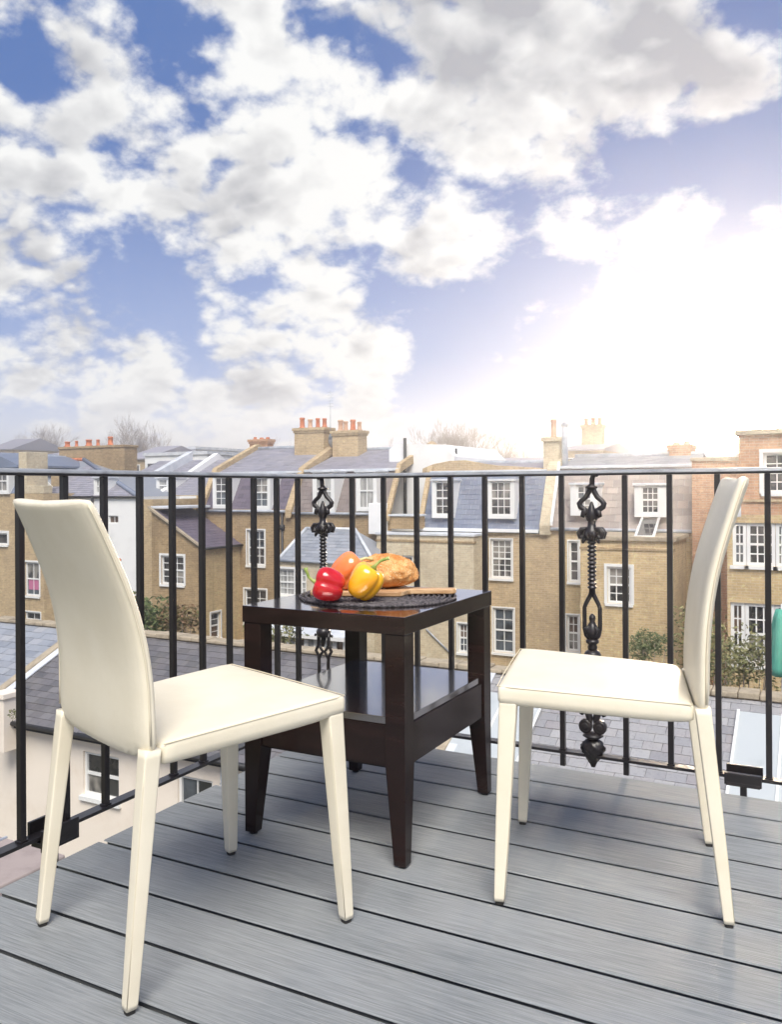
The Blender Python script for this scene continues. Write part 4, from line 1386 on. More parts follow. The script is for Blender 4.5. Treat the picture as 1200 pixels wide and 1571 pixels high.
# slate hipped extension in front of it
VX = 26.5
xe = empty('rear_extension', (U(490, VX), VX, GZ), label='cream rear extension with a hipped grey slate roof and white sash windows', cat='extension')
a = fp(428, 858, VX); b = fp(574, 862, VX); ze = a.z
rz_ = fp(490, 812, VX + 1.6).z
ul, ur = fp(470, 812, VX + 1.6).x, fp(545, 812, VX + 1.6).x
yb = VT - .05
pts = [(a.x, VX, ze), (b.x, VX, ze), (ur, VX + 1.6, rz_), (ul, VX + 1.6, rz_), (a.x, yb, ze), (b.x, yb, ze)]
MB().add(pts, [(0, 1, 2, 3), (0, 3, 4), (1, 5, 2), (3, 2, 5, 4)]).build('roof_deck', M['slate_light'], xe)
S_ = Vector(pts[3]) - Vector(((ul), VX, ze)); W_ = b.x - a.x; H_ = S_.length
cl = lambda x, y: (x > (ul - a.x) * y / H_) and (x < W_ - (b.x - ur) * y / H_)
tag(slates_mb((a.x, VX, ze), (1, 0, 0), S_, W_, H_, .2, .3, clip=cl).build('roof_slates', M['slate_light'], xe), kind='stuff')
for p_, q_ in ((pts[0], pts[3]), (pts[1], pts[2]), (pts[3], pts[2])):
    MB().tube([tuple(Vector(p_) + Vector((0, 0, .03))), tuple(Vector(q_) + Vector((0, 0, .03)))], .07, 6).build('hip_lead', M['leadpale'], xe)
w1 = hole(426, 872, 452, 915, VX); w2 = hole(460, 872, 470, 915, VX); w3 = hole(400, 960, 416, 1000, VX)
walls(xe, 'brick_pale', [(VX, a.x, b.x, GZ, ze, [w1, w2])], [(b.x, VX, VT, GZ, ze, [])])
window(xe, 'u', VX, *w1, 2, 4, glass='curtain', casing=.08); window(xe, 'u', VX, *w2, 1, 4, glass='curtain')
MB().tube([(a.x, VX - .06, ze - .04), (b.x, VX - .06, ze - .04)], .06, 8).build('gutter', M['lead'], xe)
# glazed conservatory seen under the table top
VC = 22.5
cn = empty('conservatory', (U(440, VC), VC, GZ), label='white framed conservatory behind the coping seen under the table top', cat='conservatory')
a = fp(398, 962, VC); b = fp(528, 966, VC)
MB().box(a.x, b.x, VC, VC + 2.2, GZ, GZ + .6).build('plinth', M['brick_pale'], cn)
k = 9
for i in range(k):
    x0_ = a.x + (b.x - a.x) * i / k; x1_ = a.x + (b.x - a.x) * (i + 1) / k
    window(cn, 'u', VC, x0_ + .01, x1_ - .01, GZ + .6, a.z - .12, 1, 2, rev=.06, fw=.05, sill=False, glass='curtain' if i % 2 else 'glass', name='window')
MB().slab((a.x - .1, VC - .15, a.z - .12), (b.x + .1, VC - .15, a.z - .12), (b.x + .1, VC + 2.3, a.z + .5), (a.x - .1, VC + 2.3, a.z + .5), (0, 0, .06)).build('roof', M['leadpale'], cn)
MB().box(a.x - .1, b.x + .1, VC - .18, VC - .10, a.z - .2, a.z - .08).build('fascia', M['white'], cn)

# ---- white rendered house between
VW = 31.0
hW = empty('white_house', (U(650, VW), VW, GZ), label='white rendered gable with a tall black pipe between the brown and blue mansards', cat='house')
poly = [fp(x, y, VW) for x, y in ((597, 690), (606, 681), (680, 682), (697, 700), (697, 790))]
zb_ = GZ
pl = [(poly[0].x, zb_)] + [(p.x, p.z) for p in poly[:4]] + [(poly[4].x, zb_)]
pl[1] = (pl[1][0], poly[0].z)
MB().prism(pl[::-1], 'y', VW, VW + 6).build('wall', M['render'], hW)
a = fp(562, 772, VT + .3); b = fp(587, 772, VT + .3)
pq = fp(620, 672, VW - .2)
MB().tube([(pq.x, VW - .12, pq.z), (pq.x, VW - .12, fp(620, 800, VW).z)], .07, 8).build('flue_pipe', M['black'], hW)
pq = fp(700, 688, VW + .5)
MB().tube([(pq.x, VW + .5, pq.z), (pq.x, VW + .5, pq.z - 2.5)], .05, 8).build('vent_pipe', M['black'], hW)
wb = fp(565, 772, VT - .4); wc = fp(588, 820, VT - .4)
MB().box(wb.x, wc.x, VT - .4, VT - .01, wc.z, wb.z).build('white_pier', M['render'], hW, bevel=.02)
tk = fp(598, 792, 28.3); tk2 = fp(640, 812, 28.3)
tank = empty('roof_store', (tk.x, 28.3, tk2.z), label='small brown felted box on the flat roof beside the white gable', cat='roof box')
MB().box(tk.x, tk2.x, 28.3, 29.0, tk2.z, tk.z).build('box_body', M['brick_dark'], tank, bevel=.02)
MB().box(tk.x - .05, tk2.x + .05, 28.25, 29.05, tk.z + .002, tk.z + .07).build('box_lid', M['leadpale'], tank, bevel=.01)

# ---- house with blue slate mansard
hC = empty('terraced_house', (U(740), VT, GZ), label='tan brick house with a blue slate mansard right of the white gable', cat='house')
z0, z1, z2 = mansard(hC, 646, 828, 813, 724, 712, 'slate_blue', 'slate_lav', depth=3.0, gauge=.2, sw=.32)
dormer(hC, 667, 739, 690, 790, VT - .05, 1.2, 2, 4)
dormer(hC, 752, 739, 785, 791, VT - .05, 1.2, 3, 4)
w1 = hole(753, 827, 786, 888); w2 = hole(757, 932, 789, 1003)
walls(hC, 'brick_tan', [(VT, U(642), U(868), GZ, Z(811, 740), [w1, w2])])
window(hC, 'u', VT, *w1, 3, 6, casing=.05); window(hC, 'u', VT, *w2, 2, 4, casing=.05)
verge(hC, U(641), U(648), [(VT - .1, Z(808, 645)), (VT + .9, fp(652, 716, VT + .9).z), (VT + 2.0, fp(690, 704, VT + 2).z - .25), (VT + 6, z2)], 'brick_tan')
# curved front parapet at the head of the mansard
cp = MB()
ar = [(648, 719), (665, 712), (690, 707), (712, 706), (735, 710), (760, 714), (800, 716), (832, 718)]
A_ = [fp(x, y, VT + 1.1) for x, y in ar]
pl = [(p.x, p.z) for p in A_] + [(A_[-1].x, z1 - .1), (A_[0].x, z1 - .1)]
cp.prism(pl[::-1], 'y', VT + 1.1, VT + 1.4).build('parapet', M['brick_tan'], hC, bevel=.02)
MB().box(U(646), U(828), VT - .14, VT + .02, z0 - .06, z0 + .05).build('white_fascia', M['render'], hC)
# flat roofed pale brick block in front
VF = 28.0
bl = empty('rear_extension', (U(660, VF), VF, GZ), label='pale brick flat roofed rear wing directly behind the bread loaf', cat='extension')
f0, f1 = fp(578, 820, VF), fp(727, 824, VF)
w1 = hole(618, 852, 634, 868, VF); w2 = hole(703, 956, 718, 1002, VF)
walls(bl, 'brick_pale', [(VF, f0.x, f1.x, GZ, f0.z, [w1, w2])], [(f1.x, VF, VT, GZ, f0.z, []), (f0.x, VF, VT, GZ, f0.z, [])])
window(bl, 'u', VF, *w1, 1, 1, mid=False, sill=False); window(bl, 'u', VF, *w2, 2, 4, casing=.05)
MB().box(f0.x - .05, f1.x + .05, VF - .05, VT - .01, f0.z + .002, f0.z + .09).build('coping', M['leadpale'], bl, bevel=.01)
MB().box(f0.x - .02, f1.x + .02, VF - .03, VF + .2, f0.z - .25, f0.z - .17).build('brick_band', M['brick_dark'], bl)
pa = fp(655, 965, VF); pb = fp(690, 1000, VF)
MB().tube([(pa.x, VF - .04, pa.z), (pb.x, VF - .04, pb.z)], .03, 6).build('waste_pipe', M['lead'], bl)
# party chimney with tall pot and flue
hp = empty('party_chimney', (U(850), VT + 1.2, Z(720)), label='pale brick chimney with one tall pot beside a thick grey flue pipe', cat='chimney')
a = fp(839, 672, VT + 1.6); b = fp(862, 672, VT + 1.6)
MB().box(a.x, b.x, VT + 1.2, VT + 1.9, Z(730, 850), a.z - .15).box(a.x - .07, b.x + .07, VT + 1.13, VT + 1.97, a.z - .15, a.z).build('stack', M['brick_pale'], hp, bevel=.01)
pot(hp, (a.x + b.x) / 2, VT + 1.55, a.z, .68, .11, 'buff')
fq = fp(867, 655, VT + 1.4)
MB().tube([(fq.x, VT + 1.4, Z(735, 867)), (fq.x, VT + 1.4, fq.z)], .115, 10).lathe((fq.x, VT + 1.4, fq.z), [(.12, 0), (.14, .03), (.14, .12), (.05, .18)], 10).build('flue', M['lead'], hp)

# ---- house with taupe tiled mansard
hD = empty('terraced_house', (U(950), VT, GZ), label='ochre brick house with a taupe tiled mansard behind the right ornate baluster', cat='house')
z0, z1, z2 = mansard(hD, 846, 1062, 812, 716, 700, 'tile_taupe', 'slate_light', depth=3.2, gauge=.26, sw=.34)
dormer(hD, 885, 745, 908, 786, VT - .12, 1.2, 2, 4, e=.22)
dormer(hD, 984, 746, 1012, 788, VT - .12, 1.2, 3, 4, e=.22)
w1 = hole(873, 830, 889, 893); w2 = hole(870, 943, 889, 1000)
walls(hD, 'brick_ochre', [(VT, U(868), U(1120), GZ, Z(811, 960), [w1, w2])])
window(hD, 'u', VT, *w1, 1, 4, casing=.05); window(hD, 'u', VT, *w2, 2, 4, casing=.05)
verge(hD, U(829), U(846), [(VT - .12, Z(806, 838)), (VT + .9, z1 + .1), (VT + 1.4, z1 + .35), (VT + 6, z1 + .3)], 'brick_pale')
MB().prism([(VT - .15, Z(806, 845)), (VT + .85, z1 + .1), (VT + .85, z1 + .22), (VT - .15, Z(804, 845) + .1)], 'x', U(846), U(850)).build('verge_board', M['render'], hD)
# projecting brick wing
VD = 27.6
r_end = ray(1062, 840); r_c = ray(1034, 840)
VD = VT * (r_end[0] / r_end[1]) / (r_c[0] / r_c[1])
VD = max(26.5, min(28.4, abs(VD)))
wg = empty('rear_extension', (U(960, VD), VD, GZ), label='ochre brick flat roofed wing with one sash window right of the ornate baluster', cat='extension')
a = fp(891, 828, VD); b = fp(1034, 833, VD)
w1 = hole(932, 869, 969, 927, VD)
walls(wg, 'brick_ochre', [(VD, a.x, b.x, GZ, a.z, [w1])], [(b.x, VD, VT, GZ, a.z, []), (a.x, VD, VT, GZ, a.z, [])])
window(wg, 'u', VD, *w1, 3, 4, casing=.09)
MB().box(a.x - .08, b.x + .08, VD - .08, VT - .01, a.z + .002, a.z + .14).build('lead_flat', M['coping'], wg, bevel=.01)
MB().box(a.x - .02, b.x + .02, VD - .03, VD + .2, a.z - .30, a.z - .22).build('brick_band', M['brick_dark'], wg)
# open rooflight leaning under the dormer
ra, rb = fp(981, 822, VD + .1), fp(1009, 797, VT - .1)
sk = empty('rooflight', (ra.x, VD + .3, a.z + .15), label='white framed glazed rooflight leaning below the right taupe dormer', cat='rooflight')
q = [(fp(975, 826, VD + .2)), (fp(1003, 826, VD + .2)), (fp(1012, 797, VT - .14)), (fp(986, 797, VT - .14))]
MB().slab(q[0], q[1], q[2], q[3], (0, 0, .03)).build('pane', M['glass'], sk)
for p_, q_ in ((q[0], q[3]), (q[1], q[2]), (q[0], q[1])):
    MB().tube([tuple(p_ + Vector((0, 0, .05))), tuple(q_ + Vector((0, 0, .05)))], .045, 6).build('frame_bar', M['white'], sk)
# orange brick wall right of it
hE = empty('terraced_house', (U(1090), VT, GZ), label='plain orange brick house end behind the top of the right chair', cat='house')
VE = 28.6
a, b = fp(1062, 708, VE), fp(1140, 705, VE)
walls(hE, 'brick_orange', [(VE, a.x, b.x, GZ, a.z, [])], [(a.x, VE, VE + 6, GZ, a.z, [])], [])
MB().box(a.x - .04, b.x + .05, VE - .05, VE + 6, a.z + .002, a.z + .12).build('coping', M['coping'], hE)
a = fp(1027, 683, VT + 3); b = fp(1060, 683, VT + 3)
stack(hE, a.x, b.x, VT + 3, VT + 4, z1 - .3, a.z, 'brick_orange', 2, 'buff', .12, .12)

# ---- nearer tall house on the right
VH = 24.0
hF = empty('corner_house', (U(1180, VH), VH, GZ), label='tall orange brick house with wide white multi-pane windows at the right edge', cat='house')
a = fp(1118, 668, VH); a2 = fp(1134, 668, VH); zt_ = a2.z
w0 = hole(1172, 695, 1230, 756, VH); w1 = hole(1124, 802, 1210, 870, VH); w2 = hole(1121, 924, 1210, 1025, VH)
uE = U(1290, VH)
walls(hF, 'brick_ochre', [(VH, fp(1116, 800, VH).x, uE, GZ, Z(790, 1160, VH), [w1, w2])], [])
walls(hF, 'brick_orange', [(VH, a2.x, uE, Z(790, 1160, VH), zt_, [w0])], [])
MB().box(a2.x - .1, uE, VH - .1, VH + 7, zt_ + .002, zt_ + .14).build('cornice', M['coping'], hF, bevel=.01)
MB().box(a2.x, uE, VH - .05, VH - .002, Z(770, 1160, VH), Z(766, 1160, VH)).build('string_course', M['brick_tan'], hF)
MB().box(a2.x + .002, uE, VH + .2, VH + 7, Z(790, 1160, VH), zt_ - .02).build('house_body', M['brick_orange'], hF)
MB().box(fp(1116, 800, VH).x, a2.x + .05, VH - .02, VH + 4.5, Z(800, 1160, VH) + .12, Z(790, 1160, VH) + .26).build('low_roof', M['leadpale'], hF)
window(hF, 'u', VH, *w0, 3, 4, casing=.1)
def wide_window(w_):
    n = 3
    xs = [w_[0], w_[0] + (w_[1] - w_[0]) * .26, w_[0] + (w_[1] - w_[0]) * .78, w_[1]]
    for i in range(3):
        window(hF, 'u', VH, xs[i] + .006, xs[i + 1] - .006, w_[2], w_[3], 2 if i != 1 else 3, 4, fw=.085, bar=.035, casing=0)
wide_window(w1); wide_window(w2)

# ================================================================== LEFT GROUP
# brown brick lean-to wing
Uc = U(308, 26.5)
VL = 26.5
lw = empty('rear_extension', (Uc, VL, GZ), label='brown brick lean-to wing with a white sash in its front left of the table', cat='extension')
za_ = fp(240, 781, VL).z; zb_ = fp(308, 839, VL).z
ua_ = fp(232, 781, VL).x
w1 = hole(247, 852, 282, 898, VL)
mb = MB(); wall_mb(mb, 'u', VL, ua_, Uc, GZ, zb_, [w1])
mb.add([(ua_, VL, zb_), (Uc, VL, zb_), (ua_, VL, za_)], [(0, 1, 2)])
mb.build('wall', M['brick_dark'], lw)
ws = hole_s(323, 941, 338, 978, Uc)
mb = MB(); wall_mb(mb, 'v', Uc, VL, VT, GZ, zb_, [ws]); mb.build('side_wall', M['brick_ochre'], lw)  # paler brick than the front: the sunlit side is put into the colour
window(lw, 'u', VL, *w1, 3, 4, casing=.09)
window(lw, 'v', Uc, *ws, 1, 4, casing=.07)
S_ = Vector((ua_ - Uc, 0, za_ - zb_))
MB().slab((Uc + .12, VL - .08, zb_ - .06), (Uc + .12, VT, zb_ - .06), (ua_, VT, za_ - .02), (ua_, VL - .08, za_ - .02), (0, 0, -.06)).build('roof_deck', M['under'], lw)
mbs = slates_mb((Uc + .12, VL - .08, zb_ - .055), (0, 1, 0), S_, VT - VL + .08, S_.length + .05, .2, .3)
tag(mbs.build('roof_slates', M['slate_purple'], lw), kind='stuff')
MB().tube([(Uc + .14, VL - .1, zb_ - .08), (Uc + .14, VT, zb_ - .08)], .05, 8).build('gutter', M['black'], lw)
MB().prism([(ua_ - .1, za_ + .02), (Uc + .1, zb_ - .06), (Uc + .1, zb_ + .02), (ua_ - .1, za_ + .12)][::-1], 'y', VL - .12, VL + .02).build('verge', M['coping'], lw)
MB().box(ua_ - .15, U(300, VL + 1.5), VL + .1, VT - .02, za_ + .01, za_ + .12).build('lead_ridge', M['leadpale'], lw, bevel=.02)

# taller brick house behind the wing with slate roof and white verge
VK = 30.0
hK = empty('terraced_house', (U(260, VK), VK, GZ), label='brick house with a grey roof and small white arched windows above the lean-to wing', cat='house')
a = fp(217, 760, VK); b = fp(306, 757, VK)
w1 = hole(280, 765, 298, 785, VK)
walls(hK, 'brick_ochre', [(VK, U(217, VK), U(312, VK), GZ, a.z, [w1])], [])
window(hK, 'u', VK, *w1, 2, 2, mid=False, casing=.12)
zr = fp(240, 708, VK + 4).z
mbs = slates_mb((a.x, VK, a.z), (1, 0, 0), (0, 4, zr - a.z), b.x - a.x, Vector((0, 4, zr - a.z)).length, .2, .3)
MB().add([(a.x, VK, a.z), (b.x, VK, a.z), (b.x, VK + 4, zr), (a.x, VK + 4, zr)], [(0, 1, 2, 3)]).build('roof_deck', M['lead'], hK)
tag(mbs.build('roof_slates', M['slate_lav'], hK), kind='stuff')
verge(hK, U(243, VK), U(250, VK), [(VK - .2, a.z + .1), (VK + 4, zr + .35), (VK + 8, a.z)], 'render', th=.5)
dormer(hK, 242, 735, 256, 755, VK + .3, 1.2, 1, 2, glass='curtain')
a_ = fp(228, 765, VK)
MB().tube([(a_.x, VK - .08, a_.z), (a_.x, VK - .08, fp(228, 852, VK).z)], .055, 8).build('downpipe', M['black'], hK)
# front block left of wing, warm brick x 217-232
VK2 = 27.0
blk = empty('rear_extension', (U(222, VK2), VK2, GZ), label='narrow tan brick block between the white house and the lean-to wing', cat='extension')
walls(blk, 'brick_tan', [(VK2, U(217, VK2), U(234, VK2), GZ, fp(225, 766, VK2).z, [])], [(U(234, VK2), VK2, VK, GZ, fp(225, 766, VK2).z, [])])

# white rendered house with slate roof, lead hips
VN = 27.5
hN = empty('white_house', (U(160, VN), VN, GZ), label='white rendered house with a slate roof and lead hips behind the left chair back', cat='house')
a = fp(92, 762, VN); b = fp(217, 760, VN)
w1 = hole(166, 791, 181, 803, VN)
walls(hN, 'render', [(VN, a.x, b.x, GZ, a.z, [w1])], [(b.x, VN, VN + 6, GZ, a.z, [])])
window(hN, 'u', VN, *w1, 2, 1, mid=False, sill=False, fw=.04)
zr = fp(130, 706, VN + 3.5).z
rl, rr_ = fp(40, 706, VN + 3.5).x, fp(128, 706, VN + 3.5).x
Pp = [(a.x - 1.5, VN, a.z), (b.x - .3, VN, a.z), (rr_, VN + 3.5, zr), (rl, VN + 3.5, zr)]
MB().add(Pp + [(b.x - .3, VN + 7, a.z)], [(0, 1, 2, 3), (1, 4, 2)]).build('roof_deck', M['slate_light'], hN)
S_ = Vector((0, 3.5, zr - a.z)); W_ = b.x - .3 - a.x + 1.5; H_ = S_.length
cl = lambda x, y: x < W_ - (b.x - .3 - rr_) * y / H_ and x > (rl - a.x + 1.5) * y / H_
tag(slates_mb(Pp[0], (1, 0, 0), S_, W_, H_, .2, .3, clip=cl).build('roof_slates', M['slate_lav'], hN), kind='stuff')
MB().tube([tuple(Vector(Pp[1]) + Vector((0, 0, .05))), tuple(Vector(Pp[2]) + Vector((0, 0, .05)))], .11, 6).build('hip_lead', M['slate_blue'], hN)
for i in range(12):
    x0_ = rl + (rr_ - rl) * i / 12
    MB().tube([(x0_ + .01, VN + 3.5, zr + .03), (rl + (rr_ - rl) * (i + 1) / 12 - .01, VN + 3.5, zr + .03)], .10, 7).build('ridge_tile', M['terra'], hN)
MB().tube([(a.x, VN - .07, a.z - .02), (b.x, VN - .07, a.z - .02)], .06, 8).build('gutter', M['black'], hN)
dormer(hN, 146, 735, 152, 757, VN + .1, 1.0, 1, 2, glass='curtain')
pa = fp(143, 760, VN)
MB().tube([(pa.x, VN - .08, pa.z), (pa.x, VN - .08, GZ)], .05, 8).build('downpipe', M['black'], hN)
# second roof behind with pale verge
hN2 = empty('terraced_house', (U(205, 33), 33, GZ), label='low grey roof with a pale raking parapet right of the five-pot chimney', cat='house')
a = fp(150, 722, 31.5); b = fp(300, 735, 31.5)
zr = fp(180, 693 + 15, 35).z
MB().slab((a.x, 31.5, a.z - 1.2), (b.x, 31.5, a.z - 1.2), (b.x, 36, zr), (a.x, 36, zr), (0, 0, -.2)).build('roof_deck', M['leadpale'], hN2)
tag(slates_mb((a.x, 31.5, a.z - 1.19), (1, 0, 0), (0, 4.5, zr - a.z + 1.2), b.x - a.x, Vector((0, 4.5, zr - a.z + 1.2)).length, .22, .34).build('roof_slates', M['slate_lav'], hN2), kind='stuff')
MB().box(a.x, b.x, 31.6, 36, GZ, a.z - 1.4).build('wall', M['brick_tan'], hN2)
verge(hN2, U(196, 31.5), U(204, 31.5), [(31.2, a.z - .9), (36, zr + .5)], 'leadpale', th=.5)

# five-pot chimney stack
VS = 31.0
hS = empty('chimney_stack', (U(140, VS), VS, GZ + 6), label='long lichened brick chimney stack with five orange pots above the left chair', cat='chimney')
a = fp(90, 686, VS); b = fp(190, 686, VS)
MB().box(a.x, b.x, VS, VS + .9, GZ + 6, a.z - .12).box(a.x - .05, b.x + .05, VS - .05, VS + .95, a.z - .12, a.z).build('stack', M['brick_dark'], hS, bevel=.015)
for (xp, hh, rr_, mm) in ((103, .30, .15, 'terra'), (117, .32, .09, 'terra'), (136, .36, .17, 'terra'), (150, .34, .10, 'terra'), (169, .46, .14, 'terra')):
    pot(hS, fp(xp, 686, VS + .4).x, VS + .4, a.z, hh, rr_, mm)

# far left brick house with slate mansard
VP = 26.0
hP = empty('terraced_house', (U(10, VP), VP, GZ), label='tan brick house with dark slate mansard and white windows at the left edge', cat='house')
a = fp(-60, 757, VP); b = fp(66, 757, VP)
w1 = hole(-30, 817, 11, 836, VP); w2 = hole(38, 862, 60, 915, VP); w3 = hole(38, 938, 62, 962, VP); w4 = hole(-40, 860, -10, 920, VP)
walls(hP, 'brick_tan', [(VP, a.x, b.x, GZ, b.z, [w1, w2, w3, w4])], [(b.x, VP, VP + 5, GZ, b.z, [])])
window(hP, 'u', VP, *w1, 2, 1, mid=False, casing=.12)
wq = window(hP, 'u', VP, *w2, 2, 2, glass='glass', casing=.08)
window(hP, 'u', VP, *w3, 2, 2, mid=False, casing=.05); window(hP, 'u', VP, *w4, 2, 2)
a2, b2 = fp(64, 862, VP), fp(48, 888, VP)
MB().box(fp(41, 888, VP).x, fp(56, 888, VP).x, VP + .092, VP + .0985, fp(50, 905, VP).z, fp(50, 889, VP).z).build('curtain', M['pink'], wq)
up0, up1 = fp(-60, 757, VP).x, fp(27, 757, VP).x
z1_ = fp(5, 716, VP + .8).z
MB().add([(up0, VP, b.z), (up1, VP, b.z), (up1, VP + .8, z1_), (up0, VP + .8, z1_)], [(0, 1, 2, 3)]).build('roof_deck', M['lead'], hP)
tag(slates_mb((up0, VP, b.z), (1, 0, 0), (0, .8, z1_ - b.z), up1 - up0, Vector((0, .8, z1_ - b.z)).length, .18, .3).build('mansard_slates', M['slate_blue'], hP), kind='stuff')
dormer(hP, -8, 722, 10, 754, VP - .1, 1, 2, 2)
# barrel head over the mansard
cur = MB(); ps_ = []
for i in range(9):
    f = i / 8
    ps_.append((fp(-60 + 87 * f, 0, VP + .8).x, z1_ + .05 + 1.0 * (1 - f ** 2.4) * .75))
ps_ = ps_ + [(ps_[-1][0], z1_ - .05), (ps_[0][0], z1_ - .05)]
cur.prism(ps_[::-1], 'y', VP + .6, VP + 5).build('barrel_roof', M['slate_blue'], hP)
MB().box(up1 + .02, up1 + .55, VP + .02, VP + 1.2, b.z, fp(30, 690, VP).z - .1).build('party_wall', M['brick_pale'], hP, bevel=.02)
MB().box(up1 + .56, b.x, VP + .02, VP + .5, b.z, fp(50, 745, VP).z).build('parapet', M['brick_pale'], hP, bevel=.02)
# gabled brown brick house between with white bargeboard
VG = 28.5
hG = empty('terraced_house', (U(65, VG), VG, GZ), label='brown brick gable with a white raking bargeboard left of the white house', cat='house')
g0, g1, g2, g3 = fp(38, 700, VG), fp(80, 745, VG), fp(80, 765, VG), fp(38, 765, VG)
MB().prism([(g0.x, GZ), (g0.x, g0.z), (g1.x, g1.z), (g1.x, GZ)], 'y', VG, VG + 5).build('wall', M['brick_dark'], hG)
MB().prism([(g0.x, g0.z - .25), (g0.x, g0.z), (g1.x + .15, g1.z - .05), (g1.x + .1, g1.z - .35)], 'y', VG - .15, VG - .01).build('bargeboard', M['white'], hG)
MB().box(fp(80, 740, VG).x + .02, fp(92, 740, VG).x, VG - .1, VG + .4, GZ, fp(85, 722, VG).z).build('chimney_breast', M['brick_tan'], hG)
MB().slab((g0.x, VG - .1, g0.z + .01), (g1.x, VG - .1, g1.z + .01), (g1.x, VG + 5, g1.z + .01), (g0.x, VG + 5, g0.z + .01), (0, 0, .08)).build('roof', M['lead'], hG)

# terracotta finial on its pier in front of the white house
VQ = 20
fq = fp(178, 850, VQ)
fo = empty('garden_pier', (fq.x, VQ, GZ), label='stone pier topped by an orange clay pot in front of the white rendered wall', cat='pier')
zz0 = fp(178, 905, VQ).z
MB().box(fq.x - .16, fq.x + .16, VQ - .16, VQ + .16, GZ, zz0).lathe((fq.x, VQ, zz0), [(.20, 0), (.10, .12), (.14, .25), (.22, .34), (.20, .50), (.12, .58), (.16, .66)], 14).build('pier_body', M['buff'], fo)
MB().lathe((fq.x, VQ, zz0 + .66), [(.15, 0), (.19, .05), (.10, .12), (.12, .24), (.17, .30), (.13, .36)], 14).build('clay_pot', M['terra'], fo)

# low flat roof at the bottom left, inside the yard
lf = empty('yard_outbuilding', (-9, 7, GZ), label='low flat pinkish roof of a yard store at the bottom left', cat='outbuilding')
yz = -3.2
q0 = w_ = None
r_ = ray(60, 1330); t_ = (yz - EYE) / r_[2]; ux_, vy_ = r_[0] * t_, r_[1] * t_
MB().box(ux_ - 5, ux_, vy_ - 4, vy_ + .35, yz - .15, yz).build('flat_roof', M['paving'], lf, bevel=.02)
MB().box(ux_ - 4.9, ux_ - .1, vy_ - 3.9, vy_ + .25, GZ, yz - .152).build('wall', M['cream'], lf)
for i in range(1, 5):
    MB().box(ux_ - 5 + i, ux_ - 4.97 + i, vy_ - 4, vy_ + .35, yz + .001, yz + .02).build('roof_seam', M['lead'], lf)


# ================================================================== BACKGROUND HOUSES AND TREES
def far_house(px0, px1, ytop, V, m, label, roofm='slate_lav', nw=3, name='distant_house', pots=0, roof_h=.0, wy=None):
    a, b = fp(px0, ytop, V), fp(px1, ytop, V)
    o = empty(name, ((a.x + b.x) / 2, V, GZ), label=label, cat='house')
    holes = []
    zt2 = a.z
    mb = MB()
    wall_mb(mb, 'u', V, a.x, b.x, GZ, zt2, [])
    mb.box(a.x, b.x, V + .1, V + 8, GZ, zt2 - .01)
    mb.build('wall', M[m], o)
    for i in range(nw):
        w_ = (b.x - a.x) / nw
        x = a.x + w_ * (i + .5)
        for zz in (zt2 - .9,):
            f = MB().box(x - .5, x + .5, V - .06, V - .01, zz - .8, zz + .4).build('window', M['white'], o)
            MB().box(x - .42, x + .42, V - .075, V - .062, zz - .72, zz + .32).build('pane', M['glass'], f)
    if roof_h:
        MB().prism([(V - .2, zt2), (V + 4, zt2 + roof_h), (V + 8.2, zt2), (V + 8.2, zt2 - .1), (V - .2, zt2 - .1)][::-1], 'x', a.x - .1, b.x + .1).build('roof', M[roofm], o)
    else:
        MB().box(a.x - .1, b.x + .1, V - .1, V + 8, zt2 + .002, zt2 + .25).build('coping', M['leadpale'], o)
    if pots:
        stack(o, a.x + .3, a.x + 1.6, V + 3.5, V + 4.3, zt2, zt2 + roof_h + 1.2, 'brick_tan', pots, 'terra', .5, .14)
    return o
far_house(222, 318, 700, 48, 'render', 'long white building with small windows beyond the left roofs', nw=4)
far_house(276, 300, 690, 58, 'render', 'small white penthouse block above the long white building', nw=2)
far_house(190, 226, 704, 52, 'brick_tan', 'grey roofed house with a dark dormer beyond the five-pot chimney', nw=1, roof_h=1.2)
far_house(52, 100, 700, 60, 'brick_orange', 'distant brick house above the red ridge tiles on the left', nw=2, roof_h=.6)
far_house(-20, 20, 690, 70, 'brick_tan', 'distant brick house at the far left skyline', nw=2, roof_h=1.5)
far_house(20, 54, 696, 75, 'render', 'distant pale house with a low roof at the left skyline', nw=2, roof_h=.8)
far_house(862, 925, 690, 50, 'brick_pale', 'pale brick house beyond the grey flue pipe', nw=2, roof_h=.5, pots=3)
far_house(925, 1010, 712, 54, 'brick_tan', 'distant low brick house in the glare right of the flue', nw=3, roof_h=1.0)
far_house(735, 842, 714, 64, 'brick_orange', 'distant red roofed houses under the bare trees right of the white gable', nw=4, roof_h=.7)
far_house(1062, 1118, 702, 44, 'brick_orange', 'distant orange brick house in the glare by the right chair top', nw=2, roof_h=.3)


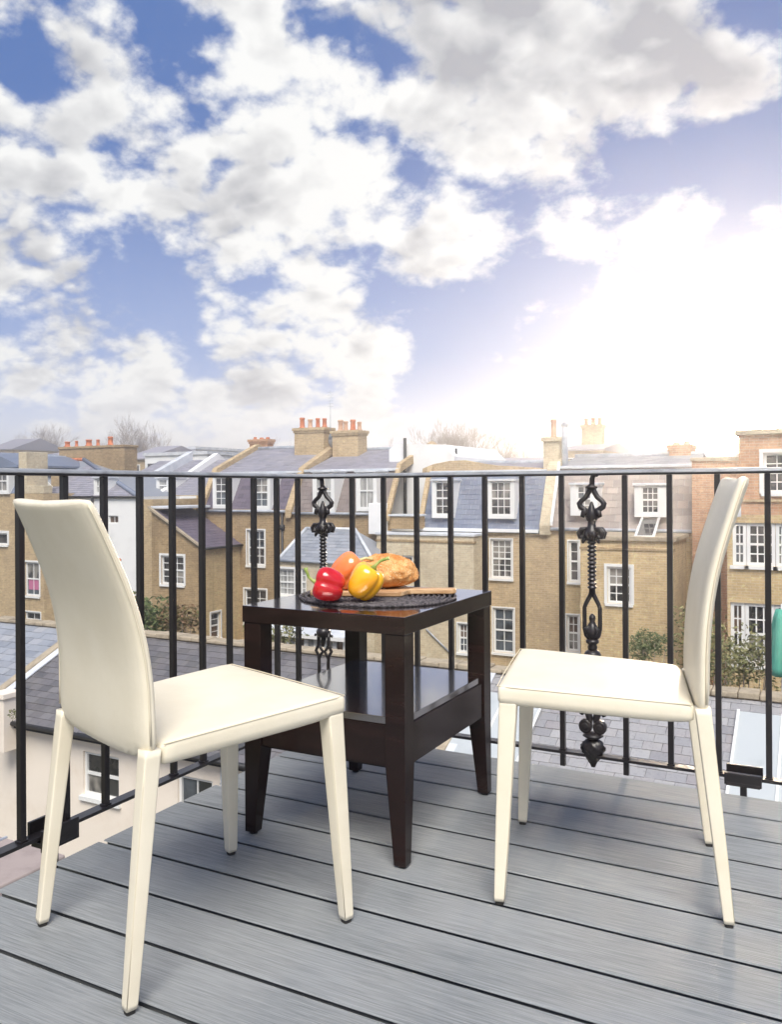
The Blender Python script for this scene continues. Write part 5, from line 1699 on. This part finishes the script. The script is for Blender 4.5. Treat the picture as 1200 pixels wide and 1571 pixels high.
def bare_tree(px, V, top_y, spread_px, label, seed, depth=7):
    rnd = random.Random(seed)
    t0 = fp(px, 760, V); top = fp(px, top_y, V)
    d = V / ray(px, 740)[1]
    wpx = spread_px / FOC * d
    H = top.z - GZ
    root = empty('bare_tree', (t0.x, V, GZ), label=label, cat='tree')
    tr = MB(); cr_ = MB()
    def grow(p, dr, ln, r, lv):
        q = p + dr * ln
        mid = (p + q) / 2 + Vector((rnd.gauss(0, .04), rnd.gauss(0, .04), rnd.gauss(0, .03))) * ln
        (tr if lv < 2 else cr_).tube([p, mid, q], [r, r * .85, r * .68], 6 if lv < 2 else 3, caps=False)
        if lv >= depth: return
        k = 3 if lv < depth - 1 else 4
        for i in range(k):
            az = rnd.uniform(0, 6.28)
            sp = rnd.uniform(.35, .75) if lv > 0 else rnd.uniform(.3, .6)
            side = Vector((math.cos(az), math.sin(az), 0))
            nd = (dr * math.cos(sp) + side * math.sin(sp) + Vector((0, 0, .12))).normalized()
            grow(p + (q - p) * rnd.uniform(.65, 1.0), nd, ln * rnd.uniform(.62, .82), max(r * .56, .009), lv + 1)
    L0 = H * .36
    grow(Vector((t0.x, V, GZ)), Vector((0, 0, 1)), L0, H * .02, 0)
    # fit the crown into its height
    zmax = max(v[2] for v in cr_.v); s_ = (top.z - GZ) / (zmax - GZ)
    xm = max(abs(v[0] - t0.x) for v in cr_.v); sx_ = (wpx / 2) / xm
    for q in (tr, cr_):
        q.v = [(t0.x + (v[0] - t0.x) * sx_, V + (v[1] - V) * sx_, GZ + (v[2] - GZ) * s_) for v in q.v]
    tr.build('trunk', M['bark'], root)
    cr_.build('crown', M['bark'], root)
    return root
bare_tree(168, 62, 626, 150, 'bare winter tree behind the five-pot chimney', 11)
bare_tree(206, 70, 640, 120, 'smaller bare tree right of the five-pot chimney', 12)
bare_tree(50, 85, 645, 150, 'hazy bare tree at the left skyline', 13)
bare_tree(440, 60, 664, 60, 'small bare tree between the purple mansard roof and the twin chimneys', 14)
bare_tree(598, 66, 668, 60, 'small bare tree at the left edge of the white gable', 15)
bare_tree(676, 75, 636, 140, 'bare tree standing above the white gable', 16)
bare_tree(735, 80, 646, 150, 'broad bare tree above the blue mansard', 17)
bare_tree(785, 86, 652, 130, 'low bare tree left of the tall single pot', 18)
bare_tree(905, 70, 664, 80, 'hazy bare tree right of the grey flue pipe', 19)

# long backdrop of far roofs
hz = random.Random(9)
fb = MB()
for i in range(60):
    V = hz.uniform(150, 260)
    x = -420 + i * 12 + hz.uniform(-4, 4)
    w_ = hz.uniform(8, 16); h_ = hz.uniform(7, 12)
    fb.box(x, x + w_, V, V + 10, GZ, GZ + h_)
    fb.prism([(V - .3, GZ + h_), (V + 5, GZ + h_ + hz.uniform(1.5, 3)), (V + 10.3, GZ + h_)][::-1], 'x', x, x + w_)
tag(fb.build('distant_rooftops', M['far']), 'hazy mass of far rooftops along the horizon', 'rooftops', kind='stuff')

# ================================================================== HAZE
HZ = MB().box(-520, 420, -12, 320, GZ - 1, 9.0)
hm = bpy.data.materials.new('haze_air'); hm.use_nodes = True
ht_ = hm.node_tree
for n in list(ht_.nodes): ht_.nodes.remove(n)
pv = N(ht_, 'ShaderNodeVolumePrincipled')
pv.inputs['Color'].default_value = (.93, .94, .98, 1)
pv.inputs['Density'].default_value = .0052
pv.inputs['Anisotropy'].default_value = .77
lk(ht_, pv.outputs[0], N(ht_, 'ShaderNodeOutputMaterial').inputs['Volume'])
USE_HAZE = True
if USE_HAZE:
    hzo = tag(HZ.build('haze', hm), kind='stuff')
    scene.cycles.volume_bounces = 0
